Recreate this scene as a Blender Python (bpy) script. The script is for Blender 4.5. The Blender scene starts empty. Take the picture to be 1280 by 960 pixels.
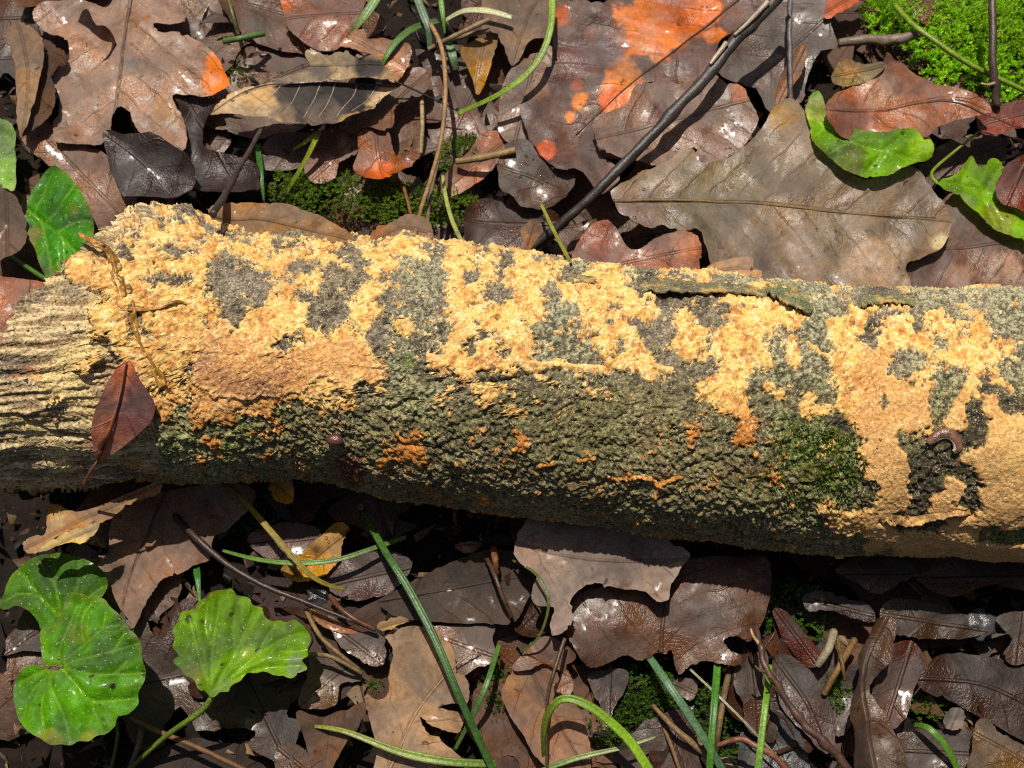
import bpy, math, random
import numpy as np
from mathutils import Vector
from mathutils.geometry import delaunay_2d_cdt

# ------------------------------------------------------------------ camera, world, sun, exposure
scene = bpy.context.scene
COL = scene.collection
TILT = math.radians(18.0)
HFOV = math.radians(40.0)
DIST = 0.50
AIM = np.array([0.0, 0.0, 0.02])
CAM = AIM + DIST * np.array([0.0, -math.sin(TILT), math.cos(TILT)])
cd = bpy.data.cameras.new('camera')
cd.sensor_width = 36.0
cd.lens = 18.0 / math.tan(HFOV / 2)
cd.clip_start = 0.01
cd.clip_end = 100.0
cd.dof.use_dof = True
cd.dof.focus_distance = 0.440
cd.dof.aperture_fstop = 30.0
cam = bpy.data.objects.new('camera', cd)
COL.objects.link(cam)
cam.location = CAM
cam.rotation_euler = (TILT, 0, 0)
scene.camera = cam

SUN_EL = math.radians(69.0)
SUN_AZ = math.radians(-14.0)          # measured from +Y (image up) towards +X: light comes from the upper left
world = bpy.data.worlds.new('World')
scene.world = world
world.use_nodes = True
wn = world.node_tree
sky = wn.nodes.new('ShaderNodeTexSky')
sky.sky_type = 'NISHITA'
sky.sun_disc = False
sky.sun_elevation = SUN_EL
sky.sun_rotation = SUN_AZ
sky.dust_density = 4.0
sky.ozone_density = 0.6
sky.air_density = 0.8
bg = wn.nodes['Background']
bg.inputs['Strength'].default_value = 0.05
wn.links.new(sky.outputs[0], bg.inputs['Color'])
sl = bpy.data.lights.new('sun', 'SUN')
sl.energy = 5.0
sl.angle = math.radians(0.5)
sl.color = (1.0, 0.93, 0.82)
sun = bpy.data.objects.new('sun', sl)
COL.objects.link(sun)
sd = Vector((math.sin(SUN_AZ) * math.cos(SUN_EL), math.cos(SUN_AZ) * math.cos(SUN_EL), math.sin(SUN_EL)))
sun.rotation_euler = sd.to_track_quat('Z', 'Y').to_euler()
sun.location = sd * 2
scene.view_settings.view_transform = 'Standard'
scene.view_settings.look = 'None'
scene.view_settings.exposure = 0.05
scene.view_settings.gamma = 1.0
scene.render.engine = 'CYCLES'
scene.cycles.use_denoising = False
scene.cycles.pixel_filter_type = 'BLACKMAN_HARRIS'
scene.cycles.filter_width = 1.1
scene.cycles.max_bounces = 8
scene.cycles.transparent_max_bounces = 8
scene.cycles.caustics_refractive = False
scene.cycles.sample_clamp_indirect = 4.0

# ------------------------------------------------------------------ numeric helpers
FOC = 640.0 / math.tan(HFOV / 2)
CX = np.array([1.0, 0, 0])
CY = np.array([0, math.cos(TILT), math.sin(TILT)])
CZ = np.array([0, -math.sin(TILT), math.cos(TILT)])
MPP = 0.50 / FOC                       # metres per photograph pixel near the ground

def rays(px, py):
    px = np.asarray(px, float); py = np.asarray(py, float)
    d = ((px - 640.0) / FOC)[..., None] * CX + ((480.0 - py) / FOC)[..., None] * CY - CZ
    return d / np.linalg.norm(d, axis=-1, keepdims=True)

def at(px, py, z):
    """photograph pixel + height above the ground (m) -> world point"""
    d = rays(px, py)
    t = (np.asarray(z, float) - CAM[2]) / d[..., 2]
    return CAM + d * t[..., None]

def proj(P):
    v = P - CAM
    k = -(v @ CZ)
    return 640.0 + FOC * (v @ CX) / k, 480.0 - FOC * (v @ CY) / k

def _h(ix, iy, iz, seed):
    h = (ix * 374761393 + iy * 668265263 + iz * 2147483647 + seed * 1274126177) & 0xffffffff
    h = ((h ^ (h >> 13)) * 1274126177) & 0xffffffff
    h = ((h ^ (h >> 16)) * 2246822519) & 0xffffffff
    return ((h ^ (h >> 15)) & 0xffff) / 65535.0

def vnoise(p, seed=0):
    """value noise in -1..1, p (n,3)"""
    p = np.asarray(p, float)
    i = np.floor(p).astype(np.int64)
    f = p - i
    f = f * f * (3 - 2 * f)
    x, y, z = i[:, 0], i[:, 1], i[:, 2]
    r = 0
    for dx in (0, 1):
        wx = f[:, 0] if dx else 1 - f[:, 0]
        for dy in (0, 1):
            wy = f[:, 1] if dy else 1 - f[:, 1]
            for dz in (0, 1):
                wz = f[:, 2] if dz else 1 - f[:, 2]
                r = r + wx * wy * wz * _h(x + dx, y + dy, z + dz, seed)
    return r * 2 - 1

def fbm(p, octs=4, seed=0, gain=0.5):
    a = 1.0; r = 0; s = 0
    p = np.asarray(p, float)
    for o in range(octs):
        r = r + a * vnoise(p + 17.3 * o, seed + o)
        s += a; a *= gain; p = p * 2.03
    return r / s

def worley(p, seed=0):
    """distance to the nearest and second nearest feature point, p (n,3)"""
    i = np.floor(p).astype(np.int64)
    d1 = np.full(len(p), 9.0); d2 = np.full(len(p), 9.0)
    for dx in (-1, 0, 1):
        for dy in (-1, 0, 1):
            for dz in (-1, 0, 1):
                c = i + np.array([dx, dy, dz])
                q = np.stack([c[:, k] + _h(c[:, 0], c[:, 1], c[:, 2], seed + 7 * k + 1) for k in range(3)], 1)
                d = np.linalg.norm(q - p, axis=1)
                d2 = np.minimum(d2, np.maximum(d1, d)); d1 = np.minimum(d1, d)
    return d1, d2

def sstep(a, b, x):
    t = np.clip((x - a) / (b - a), 0, 1)
    return t * t * (3 - 2 * t)

def lin(rgb, k=1.0):
    c = np.asarray(rgb, float) / 255.0
    return np.where(c <= 0.04045, c / 12.92, ((c + 0.055) / 1.055) ** 2.4) * k

def seg_dist(P, poly):
    """distance of 2-D points P (n,2) from a polyline (m,2)"""
    P = np.asarray(P, float); poly = np.asarray(poly, float)
    best = np.full(len(P), 1e9)
    for a, b in zip(poly[:-1], poly[1:]):
        ab = b - a
        t = np.clip(((P - a) @ ab) / max(ab @ ab, 1e-12), 0, 1)
        best = np.minimum(best, np.linalg.norm(P - a - t[:, None] * ab, axis=1))
    return best

def catmull(P, n=6, closed=False):
    P = np.asarray(P, float)
    m = len(P)
    out = []
    for i in range(m if closed else m - 1):
        if closed:
            p0, p1, p2, p3 = P[i - 1], P[i], P[(i + 1) % m], P[(i + 2) % m]
        else:
            p0, p1, p2, p3 = P[max(i - 1, 0)], P[i], P[i + 1], P[min(i + 2, m - 1)]
        for k in range(n):
            t = k / n
            out.append(0.5 * (2 * p1 + (p2 - p0) * t + (2 * p0 - 5 * p1 + 4 * p2 - p3) * t * t + (3 * p1 - p0 - 3 * p2 + p3) * t ** 3))
    if not closed:
        out.append(P[-1])
    return np.array(out)

# ------------------------------------------------------------------ object helpers
def mesh_obj(name, V, F, mat, parent=None, attrs=None, smooth=True):
    me = bpy.data.meshes.new(name)
    V = np.asarray(V, np.float32)
    F = np.asarray(F, np.int32) if not isinstance(F, list) else F
    if isinstance(F, list):
        me.from_pydata([tuple(v) for v in V], [], F)
    else:
        k = F.shape[1]
        me.vertices.add(len(V)); me.vertices.foreach_set('co', V.ravel())
        me.loops.add(F.size); me.loops.foreach_set('vertex_index', F.ravel())
        me.polygons.add(len(F))
        me.polygons.foreach_set('loop_start', np.arange(0, F.size, k, dtype=np.int32))
        me.polygons.foreach_set('loop_total', np.full(len(F), k, np.int32))
        me.update(calc_edges=True)
    if smooth:
        me.polygons.foreach_set('use_smooth', np.ones(len(me.polygons), bool))
    for an, av in (attrs or {}).items():
        av = np.asarray(av, np.float32)
        if av.ndim == 1:
            a = me.attributes.new(an, 'FLOAT', 'POINT'); a.data.foreach_set('value', av)
        else:
            if av.shape[1] == 3 and an != 'luv':
                av = np.concatenate([av, np.ones((len(av), 1), np.float32)], 1)
            if an == 'luv':
                a = me.attributes.new(an, 'FLOAT_VECTOR', 'POINT'); a.data.foreach_set('vector', av.ravel())
            else:
                a = me.attributes.new(an, 'FLOAT_COLOR', 'POINT'); a.data.foreach_set('color', av.ravel())
    me.materials.append(mat)
    o = bpy.data.objects.new(name, me)
    COL.objects.link(o)
    if parent:
        o.parent = parent
    return o

def tag(o, label=None, cat=None, group=None, kind=None):
    if label: o['label'] = label
    if cat: o['category'] = cat
    if group: o['group'] = group
    if kind: o['kind'] = kind
    return o

def tube_arrays(P, R, n=8, flat=1.0, seed=0, rough=0.0):
    P = np.asarray(P, float); R = np.broadcast_to(np.asarray(R, float), (len(P),))
    T = np.gradient(P, axis=0); T /= np.linalg.norm(T, axis=1, keepdims=True) + 1e-12
    up = np.tile(np.array([0, 0, 1.0]), (len(P), 1))
    bad = np.abs(T[:, 2]) > 0.95
    up[bad] = (0, 1.0, 0)
    S = np.cross(T, up); S /= np.linalg.norm(S, axis=1, keepdims=True)
    U = np.cross(S, T)
    a = np.linspace(0, 2 * np.pi, n, endpoint=False)
    V = P[:, None] + R[:, None, None] * (np.cos(a)[None, :, None] * S[:, None] + flat * np.sin(a)[None, :, None] * U[:, None])
    V = V.reshape(-1, 3)
    if rough:
        V = V + rough * R.repeat(n)[:, None] * np.stack([vnoise(V / (R.max() * 1.6) + 31 * k, seed + k) for k in range(3)], 1)
    m = len(P)
    i = np.arange(m - 1)[:, None] * n; j = np.arange(n)[None]
    F = np.stack([i + j, i + (j + 1) % n, i + n + (j + 1) % n, i + n + j], -1).reshape(-1, 4)
    V = np.concatenate([V, P[:1], P[-1:]])
    c0 = m * n; jj = np.arange(n)
    caps = np.concatenate([np.stack([np.full(n, c0), (jj + 1) % n, jj, jj], 1),
                           np.stack([np.full(n, c0 + 1), (m - 1) * n + jj, (m - 1) * n + (jj + 1) % n, (m - 1) * n + (jj + 1) % n], 1)])
    return V, F, caps[:, :3]

def tube(name, P, R, mat, parent=None, n=8, flat=1.0, tint=None, seed=0, rough=0.0, tvar=0.0):
    V, F, C3 = tube_arrays(P, R, n, flat, seed, rough)
    faces = [tuple(f) for f in F.tolist()] + [tuple(f) for f in C3.tolist()]
    at_ = None
    if tint is not None:
        tint = np.asarray(tint, float)
        if tint.ndim == 1:
            c = np.tile(tint, (len(V), 1))
        else:
            c = np.concatenate([np.repeat(tint, n, axis=0), tint[:1], tint[-1:]])
        if tvar:
            c = c * (1 + tvar * vnoise(V * 600, seed + 9))[:, None]
        at_ = {'tint': c}
    return mesh_obj(name, V, faces, mat, parent, at_)

# ------------------------------------------------------------------ materials
def new_mat(name):
    m = bpy.data.materials.new(name)
    m.use_nodes = True
    nt = m.node_tree
    return m, nt, nt.nodes['Principled BSDF'], nt.nodes['Material Output']

class NB:
    """tiny node builder"""
    def __init__(s, nt): s.nt = nt
    def n(s, t, **kw):
        x = s.nt.nodes.new(t)
        for k, v in kw.items(): setattr(x, k, v)
        return x
    def put(s, sock, v):
        if hasattr(v, 'links') or isinstance(v, bpy.types.NodeSocket): s.nt.links.new(v, sock)
        else: sock.default_value = v
    def math(s, op, a, b=0.0, c=None, clamp=False):
        x = s.n('ShaderNodeMath', operation=op, use_clamp=clamp)
        s.put(x.inputs[0], a); s.put(x.inputs[1], b)
        if c is not None: s.put(x.inputs[2], c)
        return x.outputs[0]
    def noise(s, vec, scale, detail=4, rough=0.55, dist=0.0):
        x = s.n('ShaderNodeTexNoise')
        s.put(x.inputs['Vector'], vec); s.put(x.inputs['Scale'], scale)
        s.put(x.inputs['Detail'], detail); s.put(x.inputs['Roughness'], rough); s.put(x.inputs['Distortion'], dist)
        return x.outputs['Fac']
    def ramp(s, v, a, b, lo=0.0, hi=1.0):
        x = s.n('ShaderNodeMapRange', interpolation_type='SMOOTHSTEP')
        s.put(x.inputs['Value'], v); s.put(x.inputs['From Min'], a); s.put(x.inputs['From Max'], b)
        s.put(x.inputs['To Min'], lo); s.put(x.inputs['To Max'], hi)
        return x.outputs[0]
    def mix(s, f, a, b, mode='MIX'):
        x = s.n('ShaderNodeMix', data_type='RGBA', blend_type=mode)
        s.put(x.inputs[0], f); s.put(x.inputs[6], a); s.put(x.inputs[7], b)
        return x.outputs[2]
    def attr(s, name):
        return s.n('ShaderNodeAttribute', attribute_name=name)
    def bump(s, h, dist, strength=1.0, normal=None):
        x = s.n('ShaderNodeBump')
        s.put(x.inputs['Height'], h); x.inputs['Distance'].default_value = dist; x.inputs['Strength'].default_value = strength
        if normal is not None: s.put(x.inputs['Normal'], normal)
        return x.outputs[0]

def leaf_material(name, wet, green=False):
    """leaf lamina: per-leaf colour from 'tint', veins from leaf coordinates 'luv' (along midrib, across, seed)"""
    m, nt, bs, out = new_mat(name)
    b = NB(nt)
    geo = b.n('ShaderNodeTexCoord').outputs['Object']
    tint = b.attr('tint').outputs['Color']
    luv = b.attr('luv').outputs['Vector']
    sp = b.n('ShaderNodeSeparateXYZ'); nt.links.new(luv, sp.inputs[0])
    u, v, w = sp.outputs
    info = b.n('ShaderNodeObjectInfo').outputs['Random']
    big = b.noise(geo, 45, 5, 0.6)
    fine = b.noise(geo, 420, 4, 0.65)
    wob = b.noise(geo, 110, 2)
    av = b.math('ABSOLUTE', v)
    uu = b.math('ADD', u, b.math('MULTIPLY', b.math('SUBTRACT', wob, 0.5), 0.006))
    side = b.math('MULTIPLY', b.math('GREATER_THAN', v, 0.0), 0.0043)
    s = b.math('DIVIDE', b.math('ADD', b.math('SUBTRACT', uu, b.math('MULTIPLY', av, 0.85)), side), 0.0105)
    tri = b.math('MULTIPLY', b.math('ABSOLUTE', b.math('SUBTRACT', b.math('FRACT', s), 0.5)), 0.0105)
    vein2 = b.ramp(tri, 0.00012, 0.00055, 1.0, 0.0)
    vein1 = b.ramp(av, 0.0002, 0.0009, 1.0, 0.0)
    vfade = b.ramp(b.noise(geo, 55, 2), 0.40, 0.62, 0.05, 0.7)
    vein = b.math('MAXIMUM', vein1, b.math('MULTIPLY', vein2, vfade))
    vor = b.n('ShaderNodeTexVoronoi', feature='DISTANCE_TO_EDGE'); nt.links.new(geo, vor.inputs['Vector']); vor.inputs['Scale'].default_value = 820
    net = b.math('MULTIPLY', b.ramp(vor.outputs['Distance'], 0.0, 0.16, 1.0, 0.0), b.ramp(b.noise(geo, 90, 2), 0.4, 0.6))
    # colour: mottling, dark rot freckles, veins
    c = b.mix(1.0, tint, b.ramp(big, 0.30, 0.70, 0.48, 1.38), 'MULTIPLY')
    c = b.mix(b.ramp(b.noise(geo, 120, 4, 0.65), 0.55, 0.70, 0.0, 0.55), c, b.mix(1.0, c, (0.42, 0.34, 0.28, 1) if not green else (0.75, 0.8, 0.6, 1), 'MULTIPLY'))
    hs = b.n('ShaderNodeHueSaturation'); nt.links.new(c, hs.inputs['Color'])
    b.put(hs.inputs['Saturation'], b.ramp(b.noise(geo, 70, 3), 0.3, 0.7, 0.85, 1.25))
    c = hs.outputs[0]
    c = b.mix(1.0, c, b.ramp(fine, 0.3, 0.7, 0.78, 1.16), 'MULTIPLY')
    spots = b.ramp(b.noise(geo, 260, 2, 0.5), 0.69, 0.74)
    c = b.mix(b.math('MULTIPLY', spots, 0.75), c, (0.012, 0.007, 0.004, 1))
    if green:
        c = b.mix(b.ramp(b.noise(geo, 1500, 1, 0.3), 0.715, 0.74, 0.0, 0.55), c, (0.62, 0.72, 0.40, 1))
        c = b.mix(b.math('MULTIPLY', net, 0.10), c, (0.16, 0.32, 0.03, 1))
    else:
        c = b.mix(b.math('MULTIPLY', vein, 0.30), c, (0.045, 0.022, 0.012, 1))
        c = b.mix(b.math('MULTIPLY', net, 0.07), c, (0.03, 0.016, 0.01, 1))
        c = b.mix(1.0, c, b.ramp(info, 0, 1, 0.82, 1.12), 'MULTIPLY')
    nt.links.new(c, bs.inputs['Base Color'])
    wetm = b.ramp(b.noise(geo, 60, 3, 0.6), 0.42, 0.62)
    rough = b.math('SUBTRACT', b.math('ADD', 0.70 - 0.14 * wet, b.math('MULTIPLY', fine, 0.1)), b.math('MULTIPLY', wetm, 0.24 * wet))
    nt.links.new(rough, bs.inputs['Roughness'])
    bs.inputs['Specular IOR Level'].default_value = (0.3 + 0.15 * wet) if not green else 0.22
    film = b.math('MULTIPLY', b.ramp(b.noise(geo, 75, 4, 0.65), 0.52, 0.62), b.ramp(b.noise(geo, 520, 3), 0.44, 0.58))
    nt.links.new(b.math('MULTIPLY', film, 0.75 * wet), bs.inputs['Coat Weight'])
    bs.inputs['Coat Roughness'].default_value = 0.2
    bs.inputs['Coat IOR'].default_value = 1.36
    h = b.math('ADD', b.math('MULTIPLY', vein, 0.9 if not green else -0.3), b.math('ADD', b.math('MULTIPLY', fine, 0.7), b.math('MULTIPLY', net, -0.12)))
    h = b.math('ADD', h, b.math('MULTIPLY', b.noise(geo, 130, 3), 1.6))
    nrm = b.bump(h, 0.00042, 0.9)
    nt.links.new(nrm, bs.inputs['Normal'])
    tr = b.n('ShaderNodeBsdfTranslucent'); nt.links.new(b.mix(1.0, c, (1.6, 1.3, 0.7, 1) if not green else (1.2, 1.5, 0.5, 1), 'MULTIPLY'), tr.inputs['Color'])
    nt.links.new(nrm, tr.inputs['Normal'])
    mx = b.n('ShaderNodeMixShader'); mx.inputs[0].default_value = 0.34 if green else 0.16
    nt.links.new(bs.outputs[0], mx.inputs[1]); nt.links.new(tr.outputs[0], mx.inputs[2])
    nt.links.new(mx.outputs[0], out.inputs['Surface'])
    return m

M_DRY = leaf_material('dry_leaf', 0.25)
M_WET = leaf_material('wet_leaf', 1.0)
M_GREEN = leaf_material('green_leaf', 0.75, True)

def stalk_material(name, rough, transl, spec=0.4, streak=900):
    m, nt, bs, out = new_mat(name)
    b = NB(nt)
    geo = b.n('ShaderNodeTexCoord').outputs['Object']
    tint = b.attr('tint').outputs['Color']
    f = b.noise(geo, streak, 4, 0.6)
    c = b.mix(1.0, tint, b.ramp(f, 0.25, 0.75, 0.65, 1.25), 'MULTIPLY')
    c = b.mix(1.0, c, b.ramp(b.noise(geo, 90, 4), 0.3, 0.7, 0.75, 1.2), 'MULTIPLY')
    nt.links.new(c, bs.inputs['Base Color'])
    bs.inputs['Roughness'].default_value = rough
    bs.inputs['Specular IOR Level'].default_value = spec
    nrm = b.bump(f, 0.0003, 0.6)
    nt.links.new(nrm, bs.inputs['Normal'])
    if transl:
        tr = b.n('ShaderNodeBsdfTranslucent'); nt.links.new(c, tr.inputs['Color'])
        mx = b.n('ShaderNodeMixShader'); mx.inputs[0].default_value = transl
        nt.links.new(bs.outputs[0], mx.inputs[1]); nt.links.new(tr.outputs[0], mx.inputs[2])
        nt.links.new(mx.outputs[0], out.inputs['Surface'])
    return m

M_GRASS = stalk_material('grass', 0.38, 0.25, 0.5)
M_STRAW = stalk_material('straw', 0.6, 0.1)
M_TWIG = stalk_material('twig', 0.42, 0.0, 0.5, 1500)
M_MOSS = stalk_material('moss', 0.45, 0.3, 0.4)
M_SLUG = stalk_material('slug_skin', 0.18, 0.0, 0.6, 2500)

def surface_material(name, rough, spec, bump, scale, fleck=None, fscale=1900, famt=0.0, pit=0.8):
    """log surfaces: colour from the 'tint' attribute, fine grain added here"""
    m, nt, bs, out = new_mat(name)
    b = NB(nt)
    geo = b.n('ShaderNodeTexCoord').outputs['Object']
    tint = b.attr('tint').outputs['Color']
    f = b.noise(geo, scale, 5, 0.7)
    c = b.mix(1.0, tint, b.ramp(f, 0.25, 0.75, 0.7, 1.25), 'MULTIPLY')
    if fleck:
        g2 = b.noise(geo, fscale, 3, 0.6)
        where = b.ramp(b.noise(geo, 150, 3), 0.38, 0.6, 0.25, 1.0)
        c = b.mix(b.math('MULTIPLY', b.math('MULTIPLY', b.ramp(g2, 0.56, 0.64), where), famt), c, fleck)
        c = b.mix(b.ramp(g2, 0.36, 0.46, pit, 0.0), c, b.mix(1.0, c, (0.35, 0.30, 0.26, 1), 'MULTIPLY'))
    nt.links.new(c, bs.inputs['Base Color'])
    nt.links.new(b.ramp(b.noise(geo, scale * 0.2, 3), 0.3, 0.7, rough - 0.15, rough + 0.1), bs.inputs['Roughness'])
    bs.inputs['Specular IOR Level'].default_value = spec
    nt.links.new(b.bump(f, bump, 0.9), bs.inputs['Normal'])
    return m

M_BARK = surface_material('bark', 0.66, 0.4, 0.0009, 1500, (0.66, 0.58, 0.38, 1), 1500, 0.75, 0.6)
M_FUNGUS = surface_material('fungus', 0.85, 0.2, 0.0006, 1300, (0.92, 0.78, 0.44, 1), 1100, 0.65, 0.4)
M_WOOD = surface_material('rotten_wood', 0.7, 0.3, 0.0005, 1300, (0.80, 0.66, 0.38, 1), 1300, 0.45)

def soil_material():
    m, nt, bs, out = new_mat('soil')
    b = NB(nt)
    geo = b.n('ShaderNodeTexCoord').outputs['Object']
    f = b.noise(geo, 160, 8, 0.7)
    x = b.n('ShaderNodeValToRGB'); nt.links.new(f, x.inputs[0])
    x.color_ramp.elements[0].position = 0.3; x.color_ramp.elements[0].color = (0.003, 0.002, 0.0015, 1)
    x.color_ramp.elements[1].position = 0.75; x.color_ramp.elements[1].color = (0.022, 0.014, 0.009, 1)
    nt.links.new(x.outputs[0], bs.inputs['Base Color'])
    bs.inputs['Roughness'].default_value = 0.8
    bs.inputs['Specular IOR Level'].default_value = 0.15
    nt.links.new(b.bump(b.noise(geo, 500, 5, 0.7), 0.001, 1.0), bs.inputs['Normal'])
    return m
M_SOIL = soil_material()

def water_material():
    m, nt, bs, out = new_mat('water_drop')
    b = NB(nt)
    nt.nodes.remove(bs)
    tr = b.n('ShaderNodeBsdfTransparent'); tr.inputs['Color'].default_value = (0.93, 0.93, 0.93, 1)
    gl = b.n('ShaderNodeBsdfGlossy'); gl.inputs['Roughness'].default_value = 0.06
    fr = b.n('ShaderNodeFresnel'); fr.inputs['IOR'].default_value = 1.45
    mx = b.n('ShaderNodeMixShader')
    nt.links.new(b.math('MULTIPLY', fr.outputs[0], 1.6, None, True), mx.inputs[0])
    nt.links.new(tr.outputs[0], mx.inputs[1]); nt.links.new(gl.outputs[0], mx.inputs[2])
    nt.links.new(mx.outputs[0], out.inputs['Surface'])
    return m
M_WATER = water_material()

# ------------------------------------------------------------------ ground
def ground_z(x, y):
    P = np.stack([np.ravel(x), np.ravel(y), np.zeros(np.size(x))], 1)
    return 0.004 * fbm(P * 25, 4, 5) + 0.0015 * fbm(P * 160, 3, 8) - 0.003
def build_ground():
    a = np.concatenate([np.linspace(-4, -0.45, 18)[:-1], np.linspace(-0.45, 0.45, 360), np.linspace(0.45, 4, 18)[1:]])
    X, Y = np.meshgrid(a, a, indexing='ij')
    Z = ground_z(X, Y)
    n = len(a)
    V = np.stack([X.ravel(), Y.ravel(), Z], 1)
    i = np.arange(n - 1)[:, None] * n + np.arange(n - 1)[None]
    F = np.stack([i, i + n, i + n + 1, i + 1], -1).reshape(-1, 4)
    tag(mesh_obj('ground', V, F, M_SOIL), 'dark damp soil under the leaf litter', None, None, 'structure')
build_ground()

# ------------------------------------------------------------------ the log
# what covers the bark, one letter for every 20 x 20 pixels of the photograph from y = 240 down:
# F bright fungus crust, O darker orange crust, f patchy crust, L pale lichen, G green moss, B black bare bark, . bark
D16 = '.' * 16
COVER = [
 '........www.....' + D16 * 3,
 '........fwFwffOO' + D16 * 3,
 '.......fffFFff..' + 'F...........ff..' + D16 * 2,
 '......wwFF.ffFFF' + 'f.fFF.FFFFF.F.ff' + 'f...............' + D16,
 '.....OOFFFfFF..f' + 'FO..ff.FFLLLFFF.' + 'FfffLff.........' + D16,
 '....ffFFFf.fF...' + '.fFF...F.LLLF.Ff' + 'FFF.FFFLBffffLLf' + 'LLLLFLLLLLLLLLLL',
 '...wwwFFFFFFF..f' + '.O.f..FF..LLFF..' + 'FF.FFFFFBB...FFF' + 'FBLL..BBfLLLLLLL',
 '......FFfFFFFF..' + 'OFF...FFLLLfFFFF' + 'FFLLFFfFF.Ff.fFF' + 'FFLL.FF.f.F.LfLL',
 '......FF.FFFFF.F' + 'OFFF.FF.LFLLOF.F' + 'FLLLFFfF..FF.FFF' + 'FFLLFFBFF.FFFFLL',
 '.......FFFFOFOOO' + 'F..FFOF..LfLF.F.' + 'FOLLLF.Ff.FF.FFF' + 'LFLLFF.FFFFFFFF.',
 '.......FOOFFOOOO' + 'OOOOOOOOLG.OFFFF' + 'OLLLLfFFF....FFF' + 'LFLLFFOO.LLFFFFL',
 '........OFF.OOOO' + 'OOOOOO.OLLL..f..' + '.FfLf...Ff...FFL' + 'LLLLFOOO.FLLFFFL',
 '........fffFOOOO' + 'FOOFFO.f.LLLf.Ff' + '.....f......FFF.' + 'F.fLFOOOOOLLFBOL',
 '.........fOLOOOf' + 'OG.f.f..LLLL..f.' + '.............FF.' + 'LLfFFOO.OOLFBOBB',
 '..........fLfL.G' + '.f..f...........' + '...........f..O.' + 'LGGLBOOOOOfFBOFF',
 '.........LLLLOG.' + '.........O......' + 'O..........f..O.' + 'LGGGGLOO...BBFFF',
 '..........LLfL..' + '........OOO.....' + D16 + '.GGfGLOOOBBBOOFF',
 '..........LLLL..' + D16 + D16 + 'O.GGG.OOOBBBBOFO',
 D16 * 3 + '...GG.BOOBBOBOOF',
 D16 * 3 + '...Of.fOOBOOBOOO',
 D16 * 3 + '....FOOOBBBOOOOO',
 D16 * 3 + '......OOOOOOO.GG',
 D16 * 3 + '......f.fOOfOOOO',
 D16 * 3 + '.........f...fOO',
]
def cover_field(px, py, table):
    g = np.array([[table.get(ch, 0.0) for ch in row] for row in COVER])
    x = np.clip((px - 10) / 20.0, 0, 62.999); y = np.clip((py - 250) / 20.0, 0, 22.999)
    i = np.floor(x).astype(int); j = np.floor(y).astype(int); fx = x - i; fy = y - j
    return (g[j, i] * (1 - fx) + g[j, i + 1] * fx) * (1 - fy) + (g[j + 1, i] * (1 - fx) + g[j + 1, i + 1] * fx) * fy

TOPX = [-200, 0, 100, 165, 230, 320, 420, 520, 620, 720, 840, 960, 1060, 1150, 1280, 1560]
TOPY = [222, 238, 246, 254, 268, 284, 294, 299, 311, 330, 341, 348, 360, 363, 360, 362]
BOTX = [-200, 0, 60, 120, 200, 300, 400, 500, 640, 800, 960, 1100, 1200, 1280, 1560]
BOTY = [630, 622, 620, 614, 604, 600, 600, 622, 648, 666, 686, 694, 700, 702, 705]

def log_axis():
    xs = np.linspace(-160, 1560, 345)
    k = np.ones(15) / 15
    ty = np.convolve(np.pad(np.interp(xs, TOPX, TOPY), 7, 'edge'), k, 'valid')
    by = np.convolve(np.pad(np.interp(xs, BOTX, BOTY), 7, 'edge'), k, 'valid')
    rt = rays(xs, ty); rb = rays(xs, by)
    mid = rt + rb; mid /= np.linalg.norm(mid, axis=1, keepdims=True)
    half = 0.5 * np.arccos(np.clip((rt * rb).sum(1), -1, 1))
    r = np.full(len(xs), 0.045)
    for _ in range(12):
        zc = r - 0.005
        t = (zc - CAM[2]) / mid[:, 2]
        r = t * np.sin(half) * math.cos(math.radians(7))
    return xs, CAM + mid * t[:, None], r
AX, AC, AR = log_axis()
AXT = np.gradient(AC, axis=0); AXT /= np.linalg.norm(AXT, axis=1, keepdims=True)

def log_frame(px):
    c = np.stack([np.interp(px, AX, AC[:, k]) for k in range(3)], -1)
    t = np.stack([np.interp(px, AX, AXT[:, k]) for k in range(3)], -1)
    r = np.interp(px, AX, AR)
    up = np.array([0, 0, 1.0]) - t * t[..., 2:3]
    up /= np.linalg.norm(up, axis=-1, keepdims=True)
    south = np.cross(up, t); south /= np.linalg.norm(south, axis=-1, keepdims=True)
    south = np.where(south[..., 1:2] > 0, -south, south)
    return c, r, up, south

def log_point(px, th, lift=0.0):
    c, r, up, so = log_frame(px)
    rr = (r + lift)[..., None] if np.ndim(r) else r + lift
    n = np.cos(th)[..., None] * up + np.sin(th)[..., None] * so
    return c + rr * n, n

def on_log(px, py, lift=0.0):
    """photograph pixel -> point on the upper face of the log (nearest hit of its round surface)"""
    d = rays(px, py)
    col = px
    for _ in range(6):
        c, r, up, so = log_frame(np.asarray(col, float))
        oc = CAM - c
        tt = np.cross(up, so)
        dp = d - (d @ tt) * tt; op = oc - (oc @ tt) * tt
        A = dp @ dp; B = 2 * dp @ op; Cc = op @ op - (r + lift) ** 2
        t = (-B - math.sqrt(max(B * B - 4 * A * Cc, 0))) / (2 * A)
        P = CAM + d * t
        col = np.interp((P - AC[0]) @ (AC[-1] - AC[0]), (AC - AC[0]) @ (AC[-1] - AC[0]), AX)
    n = P - c; n -= (n @ tt) * tt
    return P, n / np.linalg.norm(n)

ENDY = [235, 250, 270, 290, 330, 350, 375, 400, 420, 440, 460, 478, 500, 520, 540, 556, 572, 585, 600, 615, 640]
ENDX = [185, 165, 141, 133, 110, 92, 66, 62, 54, 40, 14, -8, -14, -8, 4, 27, 24, 6, 3, 6, 20]

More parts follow.
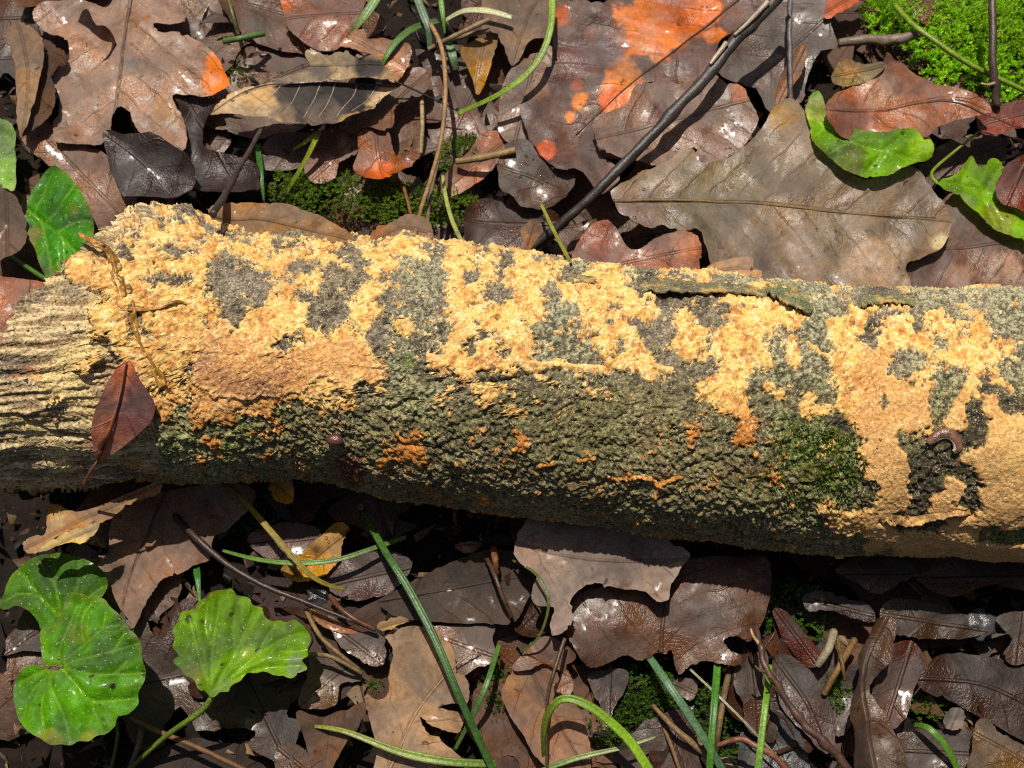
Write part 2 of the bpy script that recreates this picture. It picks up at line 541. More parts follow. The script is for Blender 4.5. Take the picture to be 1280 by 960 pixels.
def build_log():
    NS = 1300
    th = np.concatenate([np.linspace(-1.75, 2.25, 372), np.linspace(2.25, 2 * np.pi - 1.75, 46)[1:-1]])
    NT = len(th)
    # ragged broken end, traced where it shows, wandering where it does not
    P60, _ = log_point(np.full(NT, 60.0), th)
    _, y60 = proj(P60)
    vis = (th < 1.75) & (th > -1.55)
    thm = np.mod(th, 2 * np.pi)
    e = np.where(vis, np.interp(y60, ENDY, ENDX), 20.0 + 165 * sstep(2.6, 4.3, thm))
    e = e + 5.0 * vnoise(np.stack([th * 40, th * 0, th * 0], 1), 3) + 3.0 * vnoise(np.stack([th * 70, th * 0, th * 0], 1), 4)
    s = np.linspace(0, 1, NS)
    TH = np.tile(th, (NS, 1))
    PX = e[None] + s[:, None] * (1500 - e[None])
    B, N = log_point(PX.ravel(), TH.ravel())
    c, R, up, so = log_frame(PX.ravel())
    ppx, ppy = proj(B)
    THf = TH.ravel(); PXf = PX.ravel()
    view = CAM - B; facing = (view * N).sum(1) / np.linalg.norm(view, axis=1)
    hid = sstep(0.06, -0.02, facing)
    # wander the letters a little so that no grid shows
    q = B * 1.0
    wx = 16 * fbm(q * 120, 4, 21, 0.6) + 3 * vnoise(q * 900, 22); wy = 16 * fbm(q * 120, 4, 31, 0.6) + 3 * vnoise(q * 900, 32)
    dens = cover_field(ppx + wx, ppy + wy, {'F': 1.0, 'O': 1.08, 'f': 0.55, 'B': -0.3, 'L': -0.05})
    dens = dens * (1 - hid) + hid * (0.35 + 0.4 * fbm(q * 35, 3, 41))
    orange = cover_field(ppx + 2 * wx, ppy + 2 * wy, {'O': 1.0, 'f': 0.35})
    lich = cover_field(ppx + wx, ppy + wy, {'L': 1.0, 'G': 0.5, '.': 0.18})
    moss = cover_field(ppx + wx, ppy + wy, {'G': 1.0, 'L': 0.05})
    black = cover_field(ppx + wx, ppy + wy, {'B': 1.0})
    smoothr = sstep(1040, 1110, ppx) * sstep(470, 540, ppy)          # the thick smooth crust near the snail
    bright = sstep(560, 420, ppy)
    grain = fbm(q * 420, 4, 51, 0.6)
    gfine = vnoise(q * 1500, 61)
    field = dens + (1.5 * fbm(q * 240, 5, 71, 0.78) + 0.14 * gfine) * (1 - 0.5 * smoothr) * (1 - 0.35 * np.clip(orange, 0, 1)) - 0.47
    lines = [([(560, 452), (640, 452), (700, 457), (760, 463), (800, 456), (838, 464)], 4.5), ([(757, 603), (795, 597), (815, 600), (822, 609), (836, 602), (852, 598)], 2.6),
             ([(822, 608), (820, 622)], 2.2), ([(722, 575), (744, 573)], 2.2), ([(673, 582), (690, 577)], 2.4), ([(1010, 430), (1070, 470)], 3)]
    for poly, w in lines:
        d = seg_dist(np.stack([ppx + 0.25 * wx, ppy + 0.25 * wy], 1), poly)
        field = np.maximum(field, (0.3 - 0.3 * d / w) * (1 - hid))
    # the one thick plate of crust with a raised pale margin
    plate = np.array([(245, 472), (241, 448), (250, 430), (268, 420), (290, 414), (312, 418), (326, 430), (350, 434), (376, 426), (402, 420), (432, 426), (468, 430), (478, 452), (470, 474), (466, 486), (452, 478), (446, 494), (428, 494), (405, 484), (372, 482), (338, 490), (304, 494), (268, 488)], float)
    near = (ppx > 220) & (ppx < 500) & (ppy > 395) & (ppy < 515) & (hid < 0.5)
    pdist = np.full(len(q), -99.0)
    pw = np.stack([ppx + 1.6 * wx, ppy + 1.6 * wy], 1)[near]
    pl = catmull(plate, 4, True); ins = np.zeros(len(pw), bool)
    for k in range(len(pl)):
        a_, b_ = pl[k], pl[k - 1]
        cr = (a_[1] > pw[:, 1]) != (b_[1] > pw[:, 1])
        ins ^= cr & (pw[:, 0] < (b_[0] - a_[0]) * (pw[:, 1] - a_[1]) / (b_[1] - a_[1] + 1e-12) + a_[0])
    pdist[near] = np.where(ins, 1, -1) * seg_dist(pw, np.concatenate([pl, pl[:1]]))
    plin = sstep(-2.5, 2.5, pdist); prim = np.exp(-((pdist - 2.5) / 2.4) ** 2)
    field = np.maximum(field, 0.35 * plin - 0.05 * (plin < 0.02))
    # where bark gives way to bare wood at the broken end
    xb = np.interp(ppy, [230, 270, 300, 330, 440, 470, 490, 520, 560, 600, 640], [215, 215, 150, 132, 138, 158, 180, 190, 196, 200, 204])
    xb = np.where(hid > 0.5, 190, xb) + 5 * fbm(q * 220, 3, 81)
    wood = sstep(3, -3, ppx - xb)
    nub = sstep(26, 14, np.hypot(ppx - 100, (ppy - 335) * 1.0)) * 0.9 + sstep(12, 5, np.hypot(ppx - 118, ppy - 448)) + sstep(13, 6, np.hypot(ppx - 104, ppy - 462))
    field = np.where(wood > 0.5, np.maximum(field - 0.22, nub + 0.25 * fbm(q * 260, 3, 71) - 0.5), field)
    fung = field > 0.0
    # ---------------- relief
    ax = np.stack([PXf * MPP, THf * R, R * 0], 1)                    # unrolled coordinates
    h = 0.0022 * fbm(q * 28, 3, 91) + 0.0010 * fbm(q * 90, 3, 92)
    d1, d2 = worley(q * np.array([70, 110, 110]) + 0.6 * np.stack([wx, wy, wx], 1) / 24, 93)
    plates = sstep(0.0, 0.16, d2 - d1)
    bark_h = 0.0008 * grain + 0.0006 * vnoise(q * 1000, 94) + 0.00045 * gfine - 0.0008 * (1 - plates)
    w1, w2 = worley(q * 680, 95)
    crumbs = np.clip(0.75 - w1, 0, 1)
    bark_h = bark_h + 0.0007 * crumbs * (0.5 + lich)
    bark_h = bark_h + 0.0009 * moss * np.clip(vnoise(q * 1300, 96), 0, 1)
    thick = sstep(0.0, 0.22, field)
    pits1, _ = worley(q * 300, 97)
    fun_h = 0.0008 * thick + (1 - 0.7 * smoothr) * (1 - 0.45 * np.clip(orange, 0, 1)) * (0.0009 * fbm(q * 260, 3, 98, 0.55) + 0.0006 * (pits1 - 0.5) + 0.00015 * gfine) + smoothr * 0.0006 * fbm(q * 120, 3, 99) + 0.00018 * gfine
    fun_h = fun_h * (1 - 0.35 * plin) + 0.0004 * smoothr + 0.0008 * plin + 0.0004 * prim
    bend = ax[:, 1] + 0.10 * ax[:, 0] + 0.0016 * vnoise(q * 70, 2)
    fib = np.stack([ax[:, 0] * 60 + 2 * vnoise(q * 60, 1), bend * 1000, ax[:, 2]], 1)
    fib2 = np.stack([ax[:, 0] * 40, bend * 210, ax[:, 2] + 3], 1)
    fibn = fbm(fib, 3, 101); fibb = fbm(fib2, 3, 102)
    steps = np.floor(3.2 * (fibb + 0.25 * fibn)) / 3.2
    wood_h = -0.0024 + 0.0008 * fibn + 0.0007 * fibb + 0.0008 * steps + 0.0003 * gfine + 0.0007 * grain
    ridge = np.exp(-((ppy - 505 - 0.12 * (ppx - 0)) / 8.0) ** 2)
    wood_h = wood_h - 0.0016 * np.exp(-(seg_dist(np.stack([ppx + 0.3 * wx, ppy + 0.3 * wy], 1), [(-20, 528), (20, 522), (55, 548), (110, 555), (150, 550), (200, 553)]) / 2.2) ** 2)
    base = np.where(wood > 0.5, wood_h * wood + bark_h * (1 - wood), bark_h * (1 - wood) + wood_h * wood)
    rel = np.where(fung, fun_h + 0.35 * base * (1 - 0.8 * smoothr), base)
    # ledges and open cracks in the bark: (polyline, depth in m, width in px, lip)
    cracks = [([(800, 364), (850, 362), (905, 365), (962, 372)], 0.0016, 5.0), ([(958, 363), (985, 378), (1008, 390)], 0.0015, 5.0),
              ([(1075, 384), (1100, 376), (1140, 380)], 0.0015, 5.0), ([(1062, 408), (1090, 412)], 0.003, 7), ([(1130, 655), (1165, 650), (1210, 642)], 0.003, 4.5),
              ([(1100, 650), (1130, 656)], 0.002, 2.5), ([(478, 400), (492, 360), (512, 352)], 0.0022, 4), ([(700, 352), (745, 350)], 0.0022, 3.5),
              ([(1210, 378), (1226, 377)], 0.003, 3.5), ([(240, 550), (300, 560), (360, 552)], 0.001, 2.0), ([(500, 555), (545, 560), (580, 575)], 0.0014, 2.0),
              ([(600, 478), (700, 462)], 0.0014, 2.5), ([(735, 612), (762, 602)], 0.0014, 2.2), ([(1000, 600), (1060, 598), (1085, 604)], 0.0012, 2), ([(1170, 500), (1185, 475)], 0.0016, 3)]
    pp = np.stack([ppx + 0.3 * wx, ppy + 0.3 * wy], 1)
    for poly, dep, w in cracks:
        g = np.exp(-(seg_dist(pp, poly) / w) ** 2) * (1 - hid)
        rel = rel - dep * g
    # humps seen on the outline: wood knob at the top of the broken end, bark warts along the upper edge
    for hx, hy, hr, hh in [(180, 262, 26, 0.0035), (232, 268, 16, 0.0035), (372, 286, 26, 0.0035), (505, 298, 18, 0.0028), (270, 560, 50, 0.0028), (705, 400, 34, 0.0022), (430, 300, 14, 0.001),
                           (525, 400, 32, 0.0016), (1010, 575, 60, 0.002), (890, 340, 14, 0.0018), (1250, 560, 40, 0.0022), (330, 455, 50, 0.0018), (900, 400, 40, 0.0012), (418, 590, 18, -0.0022), (1178, 590, 26, -0.0016)]:
        rel = rel + hh * np.exp(-((ppx - hx) ** 2 + (ppy - hy) ** 2) / hr ** 2) * (1 - 0.5 * hid)
    P = B + N * (h + rel)[:, None]
    # ---------------- colour of the things themselves
    ones = np.ones(len(q))
    def mixc(a, b_, t): return a * (1 - t[:, None]) + b_ * t[:, None]
    n60 = fbm(q * 60, 3, 111); n45 = fbm(q * 45, 3, 112); n700 = vnoise(q * 700, 114); n320 = fbm(q * 320, 3, 115, 0.7)
    cb = mixc(np.tile([0.085, 0.062, 0.040], (len(q), 1)), np.array([0.31, 0.235, 0.15]), sstep(-0.4, 0.55, grain + 0.45 * gfine + 0.3 * n700))
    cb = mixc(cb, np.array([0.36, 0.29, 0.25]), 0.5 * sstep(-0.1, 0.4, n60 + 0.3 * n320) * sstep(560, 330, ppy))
    cb = mixc(cb, np.array([0.20, 0.175, 0.07]), 0.6 * sstep(-0.2, 0.5, n45) * sstep(380, 540, ppy))
    lm = np.clip(lich + 0.12, 0, 1) * sstep(0.12, 0.40, crumbs + 0.25 * gfine + 0.1 * n700)
    cb = mixc(cb, np.array([0.15, 0.15, 0.07]), 0.45 * lich)
    cb = mixc(cb, np.array([0.56, 0.53, 0.33]), np.clip(0.9 * lm, 0, 1))
    cb = mixc(cb, np.array([0.15, 0.25, 0.02]), np.clip(1.3 * moss * sstep(-0.4, 0.4, gfine + grain), 0, 1) * 0.9)
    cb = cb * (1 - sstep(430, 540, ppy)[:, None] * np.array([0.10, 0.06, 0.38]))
    rust = sstep(0.2, 0.55, fbm(q * 110, 3, 113)) * sstep(470, 510, ppy)
    cb = mixc(cb, np.array([0.24, 0.09, 0.025]), 0.4 * rust)
    cb = mixc(cb, np.array([0.020, 0.015, 0.013]), 0.75 * np.clip(black, 0, 1))
    cb = cb * (0.85 + 0.5 * fbm(q * 22, 3, 116))[:, None]
    redwet = sstep(24, 14, np.hypot(ppx - 438 + 0.5 * wx, (ppy - 588) * 0.8))
    cb = mixc(cb, np.array([0.12, 0.035, 0.012]), redwet)
    orr = np.clip(orange, 0, 1)
    cf = mixc(np.tile([0.82, 0.52, 0.155], (len(q), 1)), np.array([0.62, 0.31, 0.105]), 0.9 * orr)
    cf = mixc(cf, np.array([0.60, 0.275, 0.07]), 0.9 * sstep(-0.05, 0.35, n320) * ones)
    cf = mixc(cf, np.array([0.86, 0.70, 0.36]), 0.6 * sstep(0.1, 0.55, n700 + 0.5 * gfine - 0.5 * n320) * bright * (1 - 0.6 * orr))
    cf = mixc(cf, np.array([0.42, 0.18, 0.05]), 0.85 * sstep(0.40, 0.16, pits1) * (1 - 0.6 * smoothr))
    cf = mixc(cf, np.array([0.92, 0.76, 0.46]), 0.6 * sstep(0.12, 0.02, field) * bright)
    cf = mixc(cf, np.array([0.60, 0.29, 0.10]), 0.7 * plin * sstep(-0.45, 0.35, n60 + 1.4 * n320 + 0.1))
    cf = mixc(cf, np.array([0.36, 0.17, 0.10]), 0.6 * plin * sstep(0.15, 0.4, n60))
    cf = mixc(cf, np.array([0.90, 0.66, 0.30]), 0.7 * prim * sstep(-0.25, 0.25, n320))
    cf = mixc(cf, np.array([0.66, 0.40, 0.155]) , 0.8 * smoothr * (0.7 + 0.3 * n60))
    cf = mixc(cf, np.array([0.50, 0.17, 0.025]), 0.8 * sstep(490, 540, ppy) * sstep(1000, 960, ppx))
    cw = mixc(np.tile([0.26, 0.165, 0.08], (len(q), 1)), np.array([0.72, 0.56, 0.31]), sstep(-0.35, 0.45, fibn + 0.35 * gfine))
    cw = mixc(cw, np.array([0.80, 0.62, 0.26]), 0.7 * sstep(0.05, 0.45, fbm(q * 90, 3, 131)))
    cw = mixc(cw, np.array([0.07, 0.055, 0.05]), 0.7 * sstep(0.15, 0.5, fbm(np.stack([ax[:, 0] * 60, ax[:, 1] * 170, ax[:, 2]], 1), 3, 132)))
    cw = mixc(cw, np.array([0.50, 0.16, 0.04]), 0.6 * sstep(22, 8, np.hypot((ppx - 40) * 0.6, ppy - 470 + 0.2 * (ppx - 40))) * sstep(-0.2, 0.3, grain))
    cw = mixc(cw, np.array([0.45, 0.16, 0.03]), 0.7 * sstep(14, 5, np.hypot((ppx - 165) * 0.6, ppy - 590)))
    colr = np.where(fung[:, None], cf, mixc(cb, cw, wood))
    # ---------------- faces and which part they belong to
    i = np.arange(NS - 1)[:, None] * NT; j = np.arange(NT)[None]; j2 = (j + 1) % NT
    F = np.stack([i + j, i + NT + j, i + NT + j2, i + j2], -1)           # (NS-1, NT, 4)
    ff = field[F].mean(-1) > 0
    fw = wood[F].mean(-1) > 0.5
    lab = np.zeros(ff.shape, np.int32)
    par = [0]
    def find(a):
        while par[a] != a:
            par[a] = par[par[a]]; a = par[a]
        return a
    prev = []
    for r in range(ff.shape[0]):
        row = np.concatenate([[0], ff[r].astype(np.int8), [0]])
        st = np.flatnonzero(np.diff(row) == 1); en = np.flatnonzero(np.diff(row) == -1)
        cur = []
        k = 0
        for a, b_ in zip(st, en):
            l = 0
            for (pa, pb, pl) in prev:
                if pa < b_ and pb > a:
                    if not l: l = find(pl)
                    else: par[find(pl)] = find(l)
            if not l:
                l = len(par); par.append(l)
            lab[r, a:b_] = l
            cur.append((a, b_, l))
        prev = cur
    root = np.array([find(k) for k in range(len(par))])
    lab = root[lab]
    cnt = np.bincount(lab.ravel())
    # a crust that spans too much of the log is many patches grown together: keep it whole, name the big ones
    order = [k for k in np.argsort(-cnt) if k != 0 and cnt[k] > 60][:150]
    log = bpy.data.objects.new('fallen_log', None); COL.objects.link(log)
    o0 = AC[np.argmin(abs(AX - 640))].copy(); o0[2] = AC[:, 2].min() - AR.mean()
    log.location = o0
    tag(log, 'decaying log with broken left end, crusted with yellow orange fungus across dark bark', 'log')
    def part(name, mask, mat, kind=None, label=None):
        fs = F[mask]
        ids, inv = np.unique(fs.ravel(), return_inverse=True)
        o = mesh_obj(name, P[ids] - o0, inv.reshape(-1, 4), mat, log, {'tint': colr[ids]})
        if kind: o['kind'] = kind
        if label: o['label'] = label
        return o
    part('bark', ~ff & ~fw, M_BARK, None, 'dark grey bark with pale green lichen grains')
    part('exposed_wood', ~ff & fw, M_WOOD, None, 'bare splintered fibrous wood at the broken end')
    for k in order:
        part('fungus_crust', lab == k, M_FUNGUS)
    rest = ff & ~np.isin(lab, order)
    if rest.any(): part('fungus_specks', rest, M_FUNGUS, 'stuff')
    # loose flakes of bark standing off the log; each has an edge (px) and a root line (px)
    rng = np.random.default_rng(8)
    def flake(edge, rootl, lift, rgb):
        e_ = catmull(np.array(edge, float), 10); r_ = catmull(np.array(rootl, float), 10)
        t_ = np.linspace(0, 1, 60)
        e_ = np.stack([np.interp(t_, np.linspace(0, 1, len(e_)), e_[:, k]) for k in (0, 1)], 1)
        r_ = np.stack([np.interp(t_, np.linspace(0, 1, len(r_)), r_[:, k]) for k in (0, 1)], 1)
        e_[:, 1] += 2.2 * vnoise(np.stack([t_ * 23, t_ * 0, t_ * 0], 1), 4) + 1.2 * vnoise(np.stack([t_ * 60, t_ * 0, t_ * 0], 1), 5)
        rows = 8; top = []; nrm = []
        for k in range(60):
            fade = min(1.0, 6 * t_[k], 6 * (1 - t_[k]))
            for q_ in range(rows):
                s_ = q_ / (rows - 1)
                x_, y_ = r_[k] * (1 - s_) + e_[k] * s_
                p_, n_ = on_log(x_, y_, 0.0004 + lift * fade * s_ ** 1.3 + 0.0006 * vnoise(np.array([[x_ / 7, y_ / 7, 2.0]]), 6)[0])
                top.append(p_); nrm.append(n_)
        top = np.array(top); nrm = np.array(nrm)
        VV = np.concatenate([top, top - 0.0009 * nrm]); o_ = len(top); FF = []
        for k in range(59):
            for q_ in range(rows - 1):
                a_ = k * rows + q_
                FF.append((a_, a_ + 1, a_ + rows + 1, a_ + rows)); FF.append((o_ + a_, o_ + a_ + rows, o_ + a_ + rows + 1, o_ + a_ + 1))
            l_ = k * rows + rows - 1
            FF.append((l_, o_ + l_, o_ + l_ + rows, l_ + rows))
        tn = np.array(rgb) * (0.9 + 0.7 * fbm(VV * 400, 3, 9))[:, None]
        yel = sstep(0.1, 0.3, fbm(VV * 330, 3, 19))
        tn = tn * (1 - 0.7 * yel[:, None]) + np.array([0.70, 0.44, 0.12]) * 0.7 * yel[:, None]
        mesh_obj('bark_flake', VV - o0, FF, M_BARK, log, {'tint': np.clip(tn, 0.01, 0.9)})
    flake([(796, 362), (835, 363), (880, 363), (925, 366), (966, 371)], [(800, 345), (840, 346), (880, 348), (925, 350), (962, 354)], 0.0034, (0.20, 0.18, 0.10))
    flake([(956, 362), (975, 372), (992, 382), (1012, 391)], [(972, 352), (990, 358), (1008, 368), (1020, 382)], 0.0040, (0.20, 0.22, 0.10))
    flake([(1072, 386), (1090, 378), (1115, 377), (1150, 382)], [(1080, 368), (1095, 366), (1118, 366), (1145, 368)], 0.0026, (0.20, 0.21, 0.10))
    flake([(478, 402), (484, 372), (496, 354), (514, 352)], [(494, 404), (502, 384), (508, 368), (520, 362)], 0.0020, (0.24, 0.21, 0.14))
    flake([(698, 354), (722, 352), (748, 353)], [(700, 344), (722, 343), (746, 345)], 0.0020, (0.22, 0.19, 0.10))
    flake([(1098, 652), (1130, 658), (1170, 652), (1214, 643)], [(1105, 640), (1135, 646), (1172, 640), (1212, 632)], 0.0022, (0.55, 0.30, 0.10))
    # moss shoots rooted in the bark
    mv = []; mf = []; mt = []
    for k in range(900):
        x_, y_ = rng.normal(1018, 26), rng.normal(585, 28)
        if y_ > 655 or y_ < 520: continue
        p_, n_ = on_log(x_, y_, 0.0004)
        for q_ in range(5):
            dr = n_ * 0.9 + rng.normal(size=3) * 0.6; dr /= np.linalg.norm(dr)
            wv = np.cross(dr, rng.normal(size=3)); wv /= np.linalg.norm(wv)
            L_ = 0.0011 * (0.6 + rng.random()); b0 = len(mv)
            mv += [p_, p_ + dr * L_ * 0.5 + wv * L_ * 0.2, p_ + dr * L_, p_ + dr * L_ * 0.5 - wv * L_ * 0.2]; mf.append((b0, b0 + 1, b0 + 2, b0 + 3))
            mt += [np.array([0.12, 0.18, 0.02]) * (0.5 + 0.9 * rng.random())] * 4
    tag(mesh_obj('moss_shoots', np.array(mv) - o0, np.array(mf), M_MOSS, log, {'tint': np.array(mt)}, False), None, None, None, 'stuff')
    # end faces: a splintered dish at the broken end, a plain one beyond the right edge
    for side, name in ((0, 'broken_end'), (NS - 1, 'cut_end')):
        ring = P[side * NT:(side + 1) * NT]
        cc = ring.mean(0)
        V = [ring]; C = [np.tile([0.16, 0.10, 0.05], (NT, 1))]
        dirx = 1.0 if side == 0 else 0.0
        for k_, fr in enumerate((0.9, 0.72, 0.5, 0.28, 0.08)):
            rg = cc + (ring - cc) * fr
            rg[:, 0] = rg[:, 0] + dirx * (0.004 + 0.010 * (1 - fr) + 0.006 * vnoise(np.stack([th * 14, th * 0 + k_, th * 0], 1), 77))
            V.append(rg); C.append(np.tile([0.10, 0.062, 0.03], (NT, 1)))
        V = np.concatenate(V); C = np.concatenate(C)
        ii = np.arange(5)[:, None] * NT
        FF = np.stack([ii + j, ii + j2, ii + NT + j2, ii + NT + j], -1).reshape(-1, 4)
        mesh_obj(name, V - o0, FF, M_WOOD, log, {'tint': C})
    return log
LOG = build_log()

# ------------------------------------------------------------------ leaves
def drops_arrays(pts, rad, seed):
    """little domes of water sitting on given points"""
    rng = np.random.default_rng(seed)
    V = []; F = []; o = 0
    for p, r in zip(pts, rad):
        n = 10
        a = np.linspace(0, 2 * np.pi, n, endpoint=False)
        wob = 1 + 0.15 * rng.normal(size=n)
        rings = [(1.0, -0.25), (0.92, 0.3), (0.6, 0.62), (0.25, 0.75)]
        for (q, z) in rings:
            V.append(np.stack([p[0] + r * q * wob * np.cos(a), p[1] + r * q * wob * np.sin(a), np.full(n, p[2] + z * r)], 1))
        V.append(np.array([[p[0], p[1], p[2] + 0.78 * r]]))
        for k in range(3):
            for j in range(n):
                F.append((o + k * n + j, o + k * n + (j + 1) % n, o + (k + 1) * n + (j + 1) % n, o + (k + 1) * n + j))
        for j in range(n):
            F.append((o + 3 * n + j, o + 3 * n + (j + 1) % n, o + 4 * n))
        F.append(tuple(o + j for j in range(n))[::-1])
        o += 4 * n + 1
    return np.concatenate(V), F

class Leaf:
    """a lamina from an outline on a plane at its resting height; bends, folds and creases are real displacements"""
    def __init__(s, outline, mid, z, seed, tilt=(0, 0), cup=0.0, fold=0.0, roll=0.0, rim=0.0, wave=0.0019, rimw=0.006):
        s.z0 = z; s.seed = seed; s.tilt = tilt; s.cup = cup; s.fold = fold; s.roll = roll; s.rim = rim; s.wave = wave; s.rimw = rimw
        s.out = outline; s.mid = mid; s.c = outline.mean(0)
        ext = np.linalg.norm(outline - s.c, axis=1).max(); s.ext = ext
    def luv(s, P):
        mid = s.mid
        best = np.full(len(P), 1e9); u = np.zeros(len(P)); v = np.zeros(len(P)); acc = 0.0
        m = len(mid) - 1
        for k in range(m):
            a, b = mid[k], mid[k + 1]; ab = b - a; L = np.linalg.norm(ab) + 1e-9; d = ab / L
            t = (P - a) @ d
            lo = -9.0 if k == 0 else 0.0; hi = 9.0 if k == m - 1 else L
            tc = np.clip(t, lo, hi)
            q = P - a - tc[:, None] * d
            dist = np.linalg.norm(q, axis=1)
            sg = np.sign(d[0] * q[:, 1] - d[1] * q[:, 0])
            w = dist < best
            best = np.where(w, dist, best); u = np.where(w, acc + tc, u); v = np.where(w, sg * dist, v)
            acc += L
        return u, v
    def height(s, P, rimdist=None):
        d = P - s.c
        u, v = s.luv(P)
        z = s.tilt[0] * d[:, 0] + s.tilt[1] * d[:, 1]
        r2 = (d ** 2).sum(1) / s.ext ** 2
        z = z + s.cup * r2
        z = z + s.fold * np.abs(v)
        if s.roll:
            R = 1.0 / abs(s.roll)
            vv = np.clip(np.abs(v), 0, 0.985 * R)
            z = z - np.sign(s.roll) * (R - np.sqrt(R * R - vv * vv))
        q = np.concatenate([P, np.full((len(P), 1), s.seed * 3.7)], 1)
        z = z + s.wave * 1.6 * fbm(q * np.array([38, 38, 1]), 2, s.seed) + s.wave * 0.45 * vnoise(q * np.array([130, 130, 1]), s.seed + 3)
        # quilting between the side veins and the groove of the midrib
        z = z - 0.0005 * np.exp(-np.abs(v) / 0.0012) + 0.00022 * np.cos(2 * np.pi * (u - 0.85 * np.abs(v)) / 0.0105) * np.clip(np.abs(v) / 0.006, 0, 1)
        if rimdist is not None and s.rim:
            z = z + s.rim * np.exp(-rimdist / s.rimw) * (0.35 + 0.9 * fbm(q * np.array([55, 55, 1]), 2, s.seed + 8))
        return s.z0 + z
    def pts(s, P, lift=0.0):
        P = np.asarray(P, float)
        rd = seg_dist(P, np.concatenate([s.out, s.out[:1]])) if s.rim else None
        return np.concatenate([P, (s.height(P, rd) + lift)[:, None]], 1)
    def mesh(s, spacing):
        rng = np.random.default_rng(s.seed)
        lo = s.out.min(0); hi = s.out.max(0)
        gx = np.arange(lo[0], hi[0], spacing); gy = np.arange(lo[1], hi[1], spacing * 0.866)
        X, Y = np.meshgrid(gx, gy); X = X + (np.arange(len(gy)) % 2)[:, None] * spacing * 0.5
        G = np.stack([X.ravel(), Y.ravel()], 1) + rng.normal(size=(X.size, 2)) * spacing * 0.08
        # inside test
        O = s.out; n = len(O); ins = np.zeros(len(G), bool)
        for i in range(n):
            a, b = O[i], O[i - 1]
            c = ((a[1] > G[:, 1]) != (b[1] > G[:, 1]))
            if c.any():
                xx = (b[0] - a[0]) * (G[:, 1] - a[1]) / (b[1] - a[1] + 1e-15) + a[0]
                ins ^= c & (G[:, 0] < xx)
        G = G[ins]
        if len(G):
            dd = seg_dist(G, np.concatenate([O, O[:1]]))
            G = G[dd > spacing * 0.4]
        pts = np.concatenate([O, G])
        off = pts.mean(0); sc = 1000.0
        edges = [(i, (i + 1) % n) for i in range(n)]
        v2, _, f2, _, _, _ = delaunay_2d_cdt([Vector(((p - off) * sc).tolist()) for p in pts], edges, [], 1, 1e-5)
        P = np.array([[v.x, v.y] for v in v2]) / sc + off
        return P, [tuple(f) for f in f2]

def px_outline(pts, z, seed, jag=0.5, sub=4, close=True):
    P = catmull(np.array(pts, float), sub + 2, True)
    rng = np.random.default_rng(seed)
    n = len(P)
    T = np.roll(P, -1, 0) - np.roll(P, 1, 0); T /= np.linalg.norm(T, axis=1, keepdims=True) + 1e-9
    N = np.stack([-T[:, 1], T[:, 0]], 1)
    q = np.concatenate([P / 14.0, np.full((n, 1), seed * 2.3)], 1)
    off = 2.6 * jag * fbm(q, 3, seed, 0.6)
    nick = rng.random(n) < 0.02 * min(jag, 0.6) / 0.5
    c0 = P.mean(0); inw = np.sign(((c0 - P) * N).sum(1))
    off = off + inw * nick * rng.uniform(1.0, 3.5, n)
    P = P + N * off[:, None] + rng.normal(size=(n, 2)) * jag * 0.5
    return at(P[:, 0], P[:, 1], z)[:, :2]

